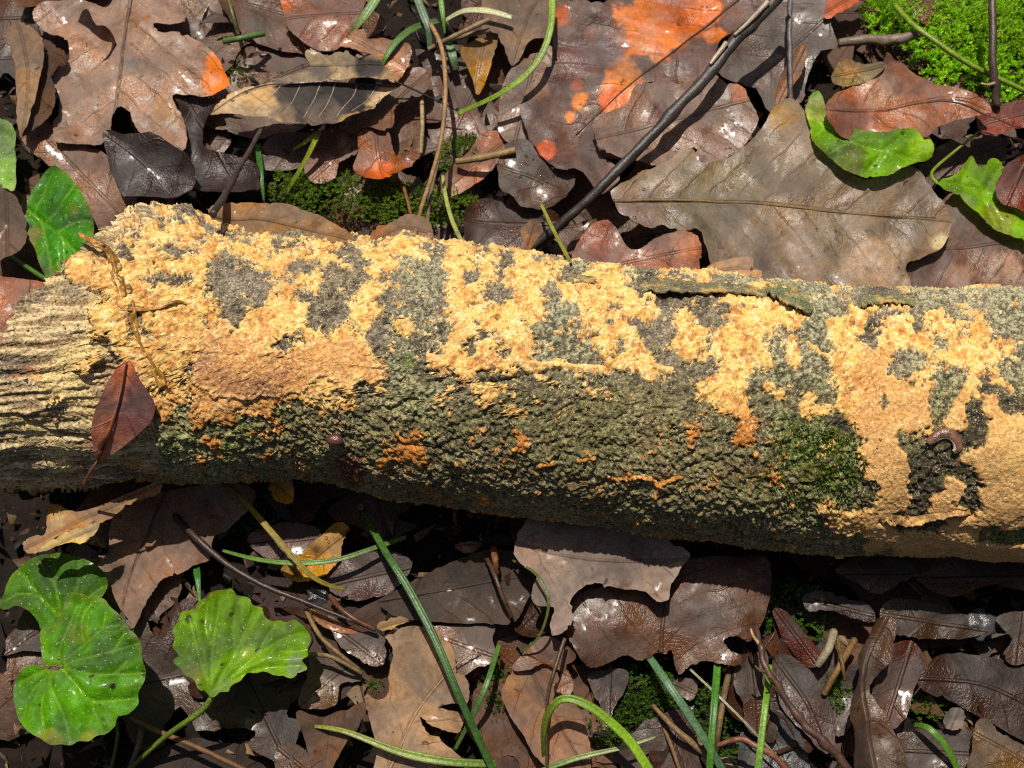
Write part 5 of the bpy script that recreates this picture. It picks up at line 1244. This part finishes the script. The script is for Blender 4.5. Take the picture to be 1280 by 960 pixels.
def log_leaf():
    pts = [(152, 452), (164, 452), (172, 470), (184, 488), (194, 506), (190, 524), (178, 538), (162, 552), (146, 564), (134, 572), (124, 578), (119, 572), (116, 556), (114, 538), (118, 516), (126, 494), (138, 472)]
    out = catmull(np.array(pts, float), 4, True)
    # flat working plane in pixel space, then laid on the round surface
    sc = MPP
    L = Leaf(out * sc, np.array([(158, 450), (150, 505), (121, 578)]) * sc, 0.0, 77)
    P, F = L.mesh(0.0014)
    u, v = L.luv(P)
    px = P / sc
    rd = seg_dist(P, np.concatenate([L.out, L.out[:1]]))
    V = []
    for (x, y), vv, r_ in zip(px, v, rd):
        lift = 0.0022 + 0.22 * abs(vv) + 0.003 * max(0, (y - 520) / 60.0) * (vv > 0) - 0.0004
        p, nn = on_log(x, y, lift)
        V.append(p)
    V = np.array(V)
    V += 0.0006 * np.stack([np.zeros(len(V)), np.zeros(len(V)), fbm(V * 160, 3, 4)], 1)
    tint = np.tile(lin((200, 135, 112), 0.9), (len(V), 1))
    dark = (v < 0) & True
    cx = px[:, 0] + 0.35 * (px[:, 1] - 505)
    t = sstep(146, 156, cx)
    tint = tint * (1 - t[:, None]) + lin((140, 98, 92), 0.85) * t[:, None]
    t2 = sstep(530, 560, px[:, 1]) * 0.6
    tint = tint * (1 - t2[:, None]) + lin((205, 130, 100), 0.9) * t2[:, None]
    tint *= (1 + 0.25 * fbm(V * 300, 3, 5))[:, None]
    o0 = V.mean(0)
    if np.mean([np.cross(V[f[1]] - V[f[0]], V[f[2]] - V[f[0]])[2] for f in F[:60]]) < 0: F = [f[::-1] for f in F]
    o = mesh_obj('brown_leaf', V - o0, F, M_WET, None, {'tint': tint, 'luv': np.stack([u, v, u * 0], 1)})
    o.location = o0
    tag(o, 'small pointed red brown leaf stuck to the exposed wood of the log', 'leaf')
    rib = drape([(158, 454, 0), (152, 490, 0), (140, 535, 0), (122, 577, 1.0)], 2.6)
    rib = catmull(rib, 6)
    tube('midrib', rib - o0, np.linspace(1.6, 2.6, len(rib)) * 0.5 * MPP, M_TWIG, o, 6, 1, lin((80, 45, 40), 0.6))
    st = catmull(drape([(122, 576, 1.2), (114, 588, 1.5), (104, 606, 0.5)], 2.0), 6)
    tube('stalk', st - o0, np.linspace(2.6, 4.2, len(st)) * 0.5 * MPP, M_TWIG, o, 8, 1, lin((150, 92, 74), 0.6))
log_leaf()

M_AMBER = stalk_material('withered', 0.3, 0.3, 0.5)
def ribbon_on_log(name, label, cat, pts, widths, rgb, mat, crumple=1.0):
    """flat crinkled strip lying on the log"""
    w = catmull(np.array(pts, float), 14)
    n = len(w); t = np.linspace(0, 1, n)
    T = np.gradient(w[:, :2], axis=0); T /= np.linalg.norm(T, axis=1, keepdims=True); S = np.stack([-T[:, 1], T[:, 0]], 1)
    W = np.interp(t, np.linspace(0, 1, len(widths)), widths) * 0.5
    m = 9
    V = []
    for k in range(n):
        for q in range(m):
            s = -1 + 2 * q / (m - 1)
            x, y = w[k, :2] + S[k] * s * W[k]
            nz = vnoise(np.array([[t[k] * 60, s * 1.6, len(name)]]), 5)[0]
            nz2 = vnoise(np.array([[t[k] * 22, s * 2.5, 4.0]]), 6)[0]
            p, nn = on_log(x + 0.25 * W[k] * nz2 * crumple, y, (1.3 + w[k, 2] + W[k] * (0.10 * nz + 0.16 * nz2 - 0.10 * s * s + 0.05) * crumple) * 0.001)
            V.append((p, nn))
    top = np.array([v[0] for v in V]); bot = top - 0.00035 * np.array([v[1] for v in V])
    VV = np.concatenate([top, bot]); o = n * m
    F = []
    for k in range(n - 1):
        for q in range(m - 1):
            a_ = k * m + q
            F.append((a_, a_ + 1, a_ + m + 1, a_ + m)); F.append((o + a_, o + a_ + m, o + a_ + m + 1, o + a_ + 1))
        F.append((k * m, (k + 1) * m, o + (k + 1) * m, o + k * m)); F.append((k * m + m - 1, o + k * m + m - 1, o + (k + 1) * m + m - 1, (k + 1) * m + m - 1))
    c0 = lin(rgb, 0.85); nzc = fbm(VV * 330, 3, 12)
    tint = c0 * (0.85 + 0.9 * nzc)[:, None] + 0.25 * np.clip(nzc, 0, 1)[:, None] * np.array([1, 0.9, 0.6])
    o0 = top[0].copy()
    ob = mesh_obj(name, VV - o0, F, mat, None, {'tint': np.clip(tint, 0.01, 0.9)})
    ob.location = o0
    return tag(ob, label, cat)
ribbon_on_log('withered_stalk', 'shrivelled amber leaf stalk draped down over the broken end of log', 'stalk', [(98, 292, 2.0), (118, 303, 2.5), (136, 314, 1.2), (148, 345, 0.8), (158, 372, 0.8), (166, 398, 0.8), (172, 420, 0.5), (186, 448, 0.5), (204, 482, 0.4)], [5, 7, 9, 19, 18, 12, 7, 9, 14], (205, 150, 66), M_AMBER)
ribbon_on_log('tendril', 'thin curved amber tendril lying over the fungus crust', 'tendril', [(146, 380, 0.6), (152, 386, 1.4), (175, 387, 1.4), (198, 384, 1.2), (220, 377, 1.4), (233, 379, 0.6)], [2.5, 4, 4, 4.5, 4, 2.5], (195, 138, 48), M_AMBER, 0.3)

def slug():
    path = [(1160, 555), (1166, 548), (1174, 543), (1184, 541), (1192, 545), (1197, 553), (1197, 561), (1192, 566)]
    w = catmull(np.array([(x, y, 0) for x, y in path], float), 6)
    P = drape(w, 1.6)
    t = np.linspace(0, 1, len(P))
    R = np.interp(t, [0, 0.15, 0.45, 0.8, 1], [2.4, 5.2, 6.4, 5.0, 1.8]) * MPP
    slug_tint = np.array([lin((135, 98, 76), 0.7) * (0.8 + 0.4 * math.sin(k_ * 0.5) ** 2) for k_ in range(len(P))])
    o0 = P[len(P) // 2].copy()
    body = tube('slug', P - o0, R, M_SLUG, None, 16, 0.8, slug_tint, 8, 0.10, 0.5)
    body.location = o0
    tag(body, 'small brown slug curled in an arc on the orange crust', 'slug')
    # pale foot fringe along the inner side, two stubby feelers
    inner = []
    for k in range(len(w)):
        a = w[k]; c = np.array([1179, 560]); d = c - a[:2]; d = d / np.linalg.norm(d)
        r = R[k] / MPP
        p, nn = on_log(a[0] + d[0] * r * 0.85, a[1] + d[1] * r * 0.9, 0.0020)
        inner.append(p)
    tube('foot_fringe', np.array(inner)[4:-2] - o0, 1.8 * MPP, M_SLUG, body, 8, 1, lin((205, 185, 160), 0.6))
    for dx in (-3, 2):
        p, nn = on_log(1160 + dx * 0.4, 556, 0.0011); q, _ = on_log(1157 + dx, 561, 0.0018)
        tube('feeler', np.array([p, (p + q) / 2, q]) - o0, np.array([0.8, 0.6, 0.8]) * MPP, M_SLUG, body, 6, 1, lin((70, 62, 70), 0.5))
slug()
def bead():
    c, nn = on_log(418, 550, 0.0012)
    n1, n2 = 14, 9
    V = []
    up = nn; e = np.array([1.0, 0, 0]); e = e - (e @ up) * up; e /= np.linalg.norm(e); f = np.cross(up, e)
    for i in range(n2):
        ph = -0.5 * np.pi + np.pi * i / (n2 - 1)
        for j in range(n1):
            a = 2 * np.pi * j / n1
            spiral = 1 + 0.08 * math.cos(3 * ph + a)
            V.append((e * math.cos(a) * 10 + f * math.sin(a) * 7) * math.cos(ph) * spiral * MPP + up * math.sin(ph) * 6.5 * MPP)
    F = [(i * n1 + j, i * n1 + (j + 1) % n1, (i + 1) * n1 + (j + 1) % n1, (i + 1) * n1 + j) for i in range(n2 - 1) for j in range(n1)]
    o = mesh_obj('snail_shell', np.array(V), F, M_SLUG, None, {'tint': np.tile(lin((120, 75, 70), 0.6), (len(V), 1))})
    o.location = c
    tag(o, 'tiny glossy purplish brown shell on the dark lower bark', 'shell')
bead()

def pebble(label, px, py, z, r, rgb, seed):
    n1, n2 = 28, 16
    V = []
    for i in range(n2):
        ph = -0.5 * np.pi + np.pi * i / (n2 - 1)
        for j in range(n1):
            a_ = 2 * np.pi * j / n1
            V.append((math.cos(a_) * math.cos(ph), 0.8 * math.sin(a_) * math.cos(ph), 0.65 * math.sin(ph)))
    V = np.array(V); V = V * (1 + 0.75 * fbm(V * 1.8 + seed, 4, seed, 0.6) + 0.12 * vnoise(V * 5, seed))[:, None] * np.array([1, 1, 0.6]) * r * MPP
    F = [(i * n1 + j, i * n1 + (j + 1) % n1, (i + 1) * n1 + (j + 1) % n1, (i + 1) * n1 + j) for i in range(n2 - 1) for j in range(n1)]
    t = lin(rgb, 0.6) * (1 + 0.5 * fbm(V * 500, 3, seed))[:, None]
    o = mesh_obj('pebble', V, F, M_SLUG, None, {'tint': t})
    o.location = at(px, py, z * 0.001)
    tag(o, label, 'stone')
pebble('shiny wet grey pebble beside the pale brown narrow leaf', 1226, 780, 10, 22, (92, 90, 92), 3)
pebble('small wet dark stone by the dark slender stalk', 398, 748, 7, 15, (66, 66, 68), 7)
# ------------------------------------------------------------------ moss
def moss_patch(name, label, regions, n, rgb, size, seed, z=0.004, zr=0.006):
    """cushion of small upright shoots with spread leaflets; regions are (px, py, rx, ry)"""
    rng = np.random.default_rng(seed)
    reg = np.array(regions, float); area = reg[:, 2] * reg[:, 3]
    idx = rng.choice(len(reg), n, p=area / area.sum())
    r = np.sqrt(rng.random(n)); a = rng.random(n) * 2 * np.pi
    px = reg[idx, 0] + reg[idx, 2] * r * np.cos(a); py = reg[idx, 1] + reg[idx, 3] * r * np.sin(a)
    B = at(px, py, z)
    hump = (1 - r ** 2) * zr
    V = []; F = []; T = []; o = 0
    base = lin(rgb, 0.72)
    for k in range(n):
        b = B[k] + np.array([0, 0, hump[k] - 0.003])
        lean = rng.normal(size=2) * 0.35
        H = size * (0.7 + 0.6 * rng.random())
        ax = np.array([lean[0], lean[1], 1.0]); ax /= np.linalg.norm(ax)
        col = base * (0.6 + 0.7 * rng.random()) * np.array([1 + 0.25 * rng.normal() * 0.5, 1, 1])
        m = 11
        for q in range(m):
            s = 0.35 + 0.65 * q / (m - 1)
            ang = q * 2.4 + rng.random()
            out = np.array([math.cos(ang), math.sin(ang), 0.0])
            el = 0.35 + 0.9 * s
            d = out * math.cos(el) + ax * math.sin(el)
            L = size * (0.42 - 0.18 * s)
            w = np.cross(d, ax); w /= np.linalg.norm(w) + 1e-9
            p = b + ax * H * s
            V += [p, p + d * L * 0.45 + w * L * 0.2 - ax * 0.04 * L, p + d * L, p + d * L * 0.45 - w * L * 0.2 - ax * 0.04 * L]
            F.append((o, o + 1, o + 2, o + 3)); o += 4
            cc = col * (0.75 + 0.5 * s)
            T += [cc] * 4
    V = np.array(V); o0 = np.array([V[:, 0].mean(), V[:, 1].mean(), 0.0])
    ob = mesh_obj(name, V - o0, np.array(F), M_MOSS, None, {'tint': np.array(T)}, False)
    ob.location = o0
    return tag(ob, label, 'moss', None, 'stuff')
moss_patch('moss', 'bright yellow green moss cushion at the upper right corner', [(1190, 50, 60, 60), (1250, 60, 60, 70), (1120, 30, 35, 30), (1280, 20, 60, 60), (1210, 100, 50, 20), (1098, 20, 20, 30)], 2600, (175, 230, 45), 0.0056, 1, 0.006, 0.010)
moss_patch('moss', 'dark green moss patch between the leaves and the log top', [(430, 245, 80, 30), (370, 235, 40, 25), (580, 195, 40, 25), (500, 255, 50, 30), (560, 255, 40, 25)], 1500, (120, 150, 45), 0.0038, 2, 0.004, 0.006)
moss_patch('moss', 'dim green moss in the hollow under the wide brown leaf', [(805, 860, 45, 40), (850, 870, 40, 30), (790, 890, 40, 25), (620, 870, 25, 40), (900, 900, 40, 50), (760, 915, 40, 30)], 1100, (84, 120, 38), 0.0034, 3, 0.003, 0.005)
moss_patch('moss', 'small moss tufts between dark leaves at lower right', [(1010, 770, 30, 40), (1045, 870, 20, 30), (1160, 880, 25, 20), (985, 740, 25, 15), (960, 760, 15, 30), (1020, 745, 10, 8)], 420, (96, 140, 36), 0.0034, 4, 0.004, 0.005)
moss_patch('moss', 'sparse moss specks in the dark hollow at lower left', [(465, 855, 25, 15), (140, 660, 40, 20), (330, 660, 40, 20), (110, 230, 15, 15), (80, 60, 10, 12), (300, 90, 20, 15), (245, 240, 14, 10)], 380, (96, 125, 40), 0.0032, 5, 0.004, 0.004)

# ------------------------------------------------------------------ the rest of the litter: half buried leaves and crumbs
def generic_outline(kind, rng):
    if kind == 'oak':
        t = np.linspace(0, 1, 9); pts = []
        side = []
        for k in range(4):
            c = 0.18 + 0.2 * k
            w = [0.16, 0.24, 0.27, 0.2][k] * (0.85 + 0.3 * rng.random())
            side += [(c - 0.07, w * 0.5), (c - 0.01, w * 0.95), (c + 0.06, w), (c + 0.09, w * 0.62)]
        up = [(0, 0.012)] + side + [(0.95, 0.1), (1.0, 0.0)]
        dn = [(x + 0.03 * rng.normal() * 0.5, -y * (0.85 + 0.3 * rng.random())) for x, y in side][::-1]
        pts = up + [(0.95, -0.09)] + dn + [(0, -0.012)]
    elif kind == 'ovate':
        x = np.linspace(0, 1, 11)
        w = 0.27 * np.sin(np.pi * x ** 0.85) ** 0.8
        pts = [(a, b * (1 + 0.08 * rng.normal())) for a, b in zip(x, w)] + [(a, -b * (1 + 0.08 * rng.normal())) for a, b in zip(x[1:-1], w[1:-1])][::-1]
    else:
        a = np.linspace(0, 2 * np.pi, 14, endpoint=False)
        r = 0.35 * (1 + 0.3 * rng.normal(size=14) * 0.7)
        pts = [(0.5 + q * math.cos(b) * 1.2, q * math.sin(b)) for q, b in zip(r, a)]
    return np.array(pts, float)

def litter_mesh(kind, rgb, seed, size):
    rng = np.random.default_rng(seed)
    out = catmull(generic_outline(kind, rng), 3, True) * size
    out = out + rng.normal(size=out.shape) * size * 0.004
    L = Leaf(out - np.array([size * 0.5, 0]), np.array([(-0.5 * size, 0), (0, 0.02 * size * rng.normal()), (0.5 * size, 0)]), 0.0, seed + 500, cup=0.006 * rng.normal(), fold=0.12 * rng.normal(), rim=0.004 * rng.random(), wave=0.0018)
    P, F = L.mesh(0.0034)
    V = L.pts(P); u, v = L.luv(P)
    q = np.concatenate([P, np.full((len(P), 1), seed * 1.0)], 1)
    tint = np.tile(lin(tuple(np.array(rgb) * (1.02, 0.98, 0.92)), 0.45), (len(P), 1)) * (1 + 0.25 * fbm(q * np.array([50, 50, 1]), 3, seed))[:, None]
    a_, b_, c_ = F[0][:3]
    if np.cross(P[b_] - P[a_], P[c_] - P[a_]) < 0: F = [f[::-1] for f in F]
    me = mesh_obj('tmp', V, F, M_WET if seed % 3 else M_DRY, None, {'tint': tint, 'luv': np.stack([u, v, u * 0 + seed], 1)})
    d = me.data; bpy.data.objects.remove(me)
    return d
KINDS = [('oak', (118, 88, 72), 'oak_leaf', 'brown oak leaf half buried in the litter beneath other leaves', 'buried brown oak leaves'),
         ('oak', (84, 60, 50), 'oak_leaf', 'dark wet oak leaf deep in the litter layer', 'dark oak leaves in the litter'),
         ('ovate', (124, 92, 74), 'brown_leaf', 'brown oval leaf half buried in the litter beneath other leaves', 'buried oval leaves'),
         ('ovate', (72, 52, 44), 'dark_leaf', 'dark oval leaf deep in the litter layer', 'dark oval leaves in the litter'),
         ('scrap', (104, 74, 58), 'leaf_fragment', 'torn brown leaf scrap pressed into the soil', 'torn scraps in the litter'),
         ('oak', (138, 108, 92), 'oak_leaf', 'faded grey brown oak leaf sunk in the litter', 'faded oak leaves in the litter')]
protos = []
for ki, (kd, rgb, nm, lb, gp) in enumerate(KINDS):
    protos.append([litter_mesh(kd, rgb, 1000 + ki * 10 + vv, (0.085, 0.08, 0.07, 0.06, 0.028, 0.085)[ki] * (0.8 + 0.2 * vv)) for vv in range(3)])
rng = np.random.default_rng(4)
cells = []
nx, ny = 17, 15
for iy in range(ny):
    for ix in range(nx):
        cells.append((-0.36 + 0.72 * (ix + rng.random()) / nx, -0.30 + 0.62 * (iy + rng.random()) / ny))
rng.shuffle(cells)
MARKS = [(150, 80, 'the large greyish oak leaf'), (40, 100, 'the hooded tan leaf'), (60, 280, 'the dark glossy green leaf'), (390, 125, 'the serrated stained leaf'), (410, 20, 'the reddish leaf by the broad green blade tip'),
         (550, 130, 'the bowing tan straw'), (460, 230, 'the dark moss by the log top'), (800, 60, 'the orange patched oak leaf'), (850, 150, 'the long black twig'), (1000, 250, 'the broad olive oak leaf'), (1130, 130, 'the boat shaped leaf'),
         (1200, 60, 'the bright moss cushion'), (1230, 260, 'the right hand green lobed leaf'), (100, 830, 'the round notched green leaf'), (300, 800, 'the toothed green leaf'), (230, 690, 'the yellow stalk under the log'), (520, 870, 'the tan pointed oak leaf'),
         (570, 735, 'the dark elliptical leaf'), (750, 700, 'the pale grey oak leaf'), (840, 780, 'the leathery wavy oak leaf'), (690, 900, 'the ovate leaf with the wiry stalk'), (850, 900, 'the mossy hollow of green blades'), (1000, 880, 'the thorny twig'), (1090, 870, 'the twisted leaf strip'), (1230, 870, 'the rolled dark tube leaf'), (1180, 760, 'the right end of the log'), (640, 480, 'the log, hidden beneath it')]
LOOK = ['brown oak leaf half buried', 'dark wet oak leaf deep in litter', 'brown oval leaf half buried', 'dark oval leaf deep in litter', 'torn brown scrap in soil', 'faded grey oak leaf sunken']
for n_, (x, y) in enumerate(cells):
    inframe = abs(x) < 0.19 and -0.15 < y < 0.17
    ki = int(rng.choice(len(KINDS), p=[0.2, 0.22, 0.16, 0.17, 0.12, 0.13]))
    kd, rgb, nm, lb, gp = KINDS[ki]
    me = protos[ki][int(rng.integers(3))]
    o = bpy.data.objects.new(nm, me)
    COL.objects.link(o)
    z = 0.0015 + 0.0035 * rng.random() + (0.0 if inframe else 0.006 * rng.random())
    o.location = (x, y, z)
    o.rotation_euler = (rng.normal() * 0.10, rng.normal() * 0.10, rng.random() * 6.283)
    mx_, my_ = proj(np.array([x, y, z]))
    if -40 < mx_ < 1320 and -40 < my_ < 1000:
        mk = min(MARKS, key=lambda m_: (m_[0] - mx_) ** 2 + (m_[1] - my_) ** 2)[2]
        tag(o, LOOK[ki] + ' by ' + mk, 'leaf', 'litter leaves by ' + mk)
    else:
        tag(o, lb + ', away from the log', 'leaf', gp)

def crumbs():
    rng = np.random.default_rng(9)
    n = 8000
    x = rng.uniform(-0.26, 0.26, n); y = rng.uniform(-0.20, 0.22, n)
    z = ground_z(x, y) + 0.001 + 0.009 * rng.random(n) ** 2
    V = []; F = []; T = []; o = 0
    pal = [lin((90, 62, 46), 0.6), lin((60, 44, 36), 0.6), lin((130, 96, 66), 0.6), lin((44, 34, 30), 0.6), lin((150, 120, 84), 0.6)]
    for k in range(n):
        m = int(rng.integers(4, 7)); s = 0.0012 * math.exp(rng.normal() * 0.55)
        a = np.sort(rng.random(m)) * 2 * np.pi
        r = s * (0.5 + rng.random(m)); el = 1 + 2.0 * rng.random()
        yaw = rng.random() * 6.28; nrm = rng.normal(size=3) * 0.5 + np.array([0, 0, 1])
        nrm /= np.linalg.norm(nrm); e = np.cross(nrm, [math.cos(yaw), math.sin(yaw), 0.2]); e /= np.linalg.norm(e); f = np.cross(nrm, e)
        ring = [np.array([x[k], y[k], z[k]]) + e * r[q] * el * math.cos(a[q]) + f * r[q] * math.sin(a[q]) for q in range(m)]
        top = np.array([x[k], y[k], z[k]]) + nrm * s * 0.4
        V += ring + [top]
        for q in range(m): F.append((o + q, o + (q + 1) % m, o + m))
        c = pal[int(rng.integers(5))] * (0.6 + 0.7 * rng.random())
        T += [c] * (m + 1); o += m + 1
    tag(mesh_obj('litter_crumbs', np.array(V), np.array(F), M_STRAW, None, {'tint': np.array(T)}, False), 'fine crumbs of rotted leaf and twig on the soil', 'litter', None, 'stuff')
crumbs()
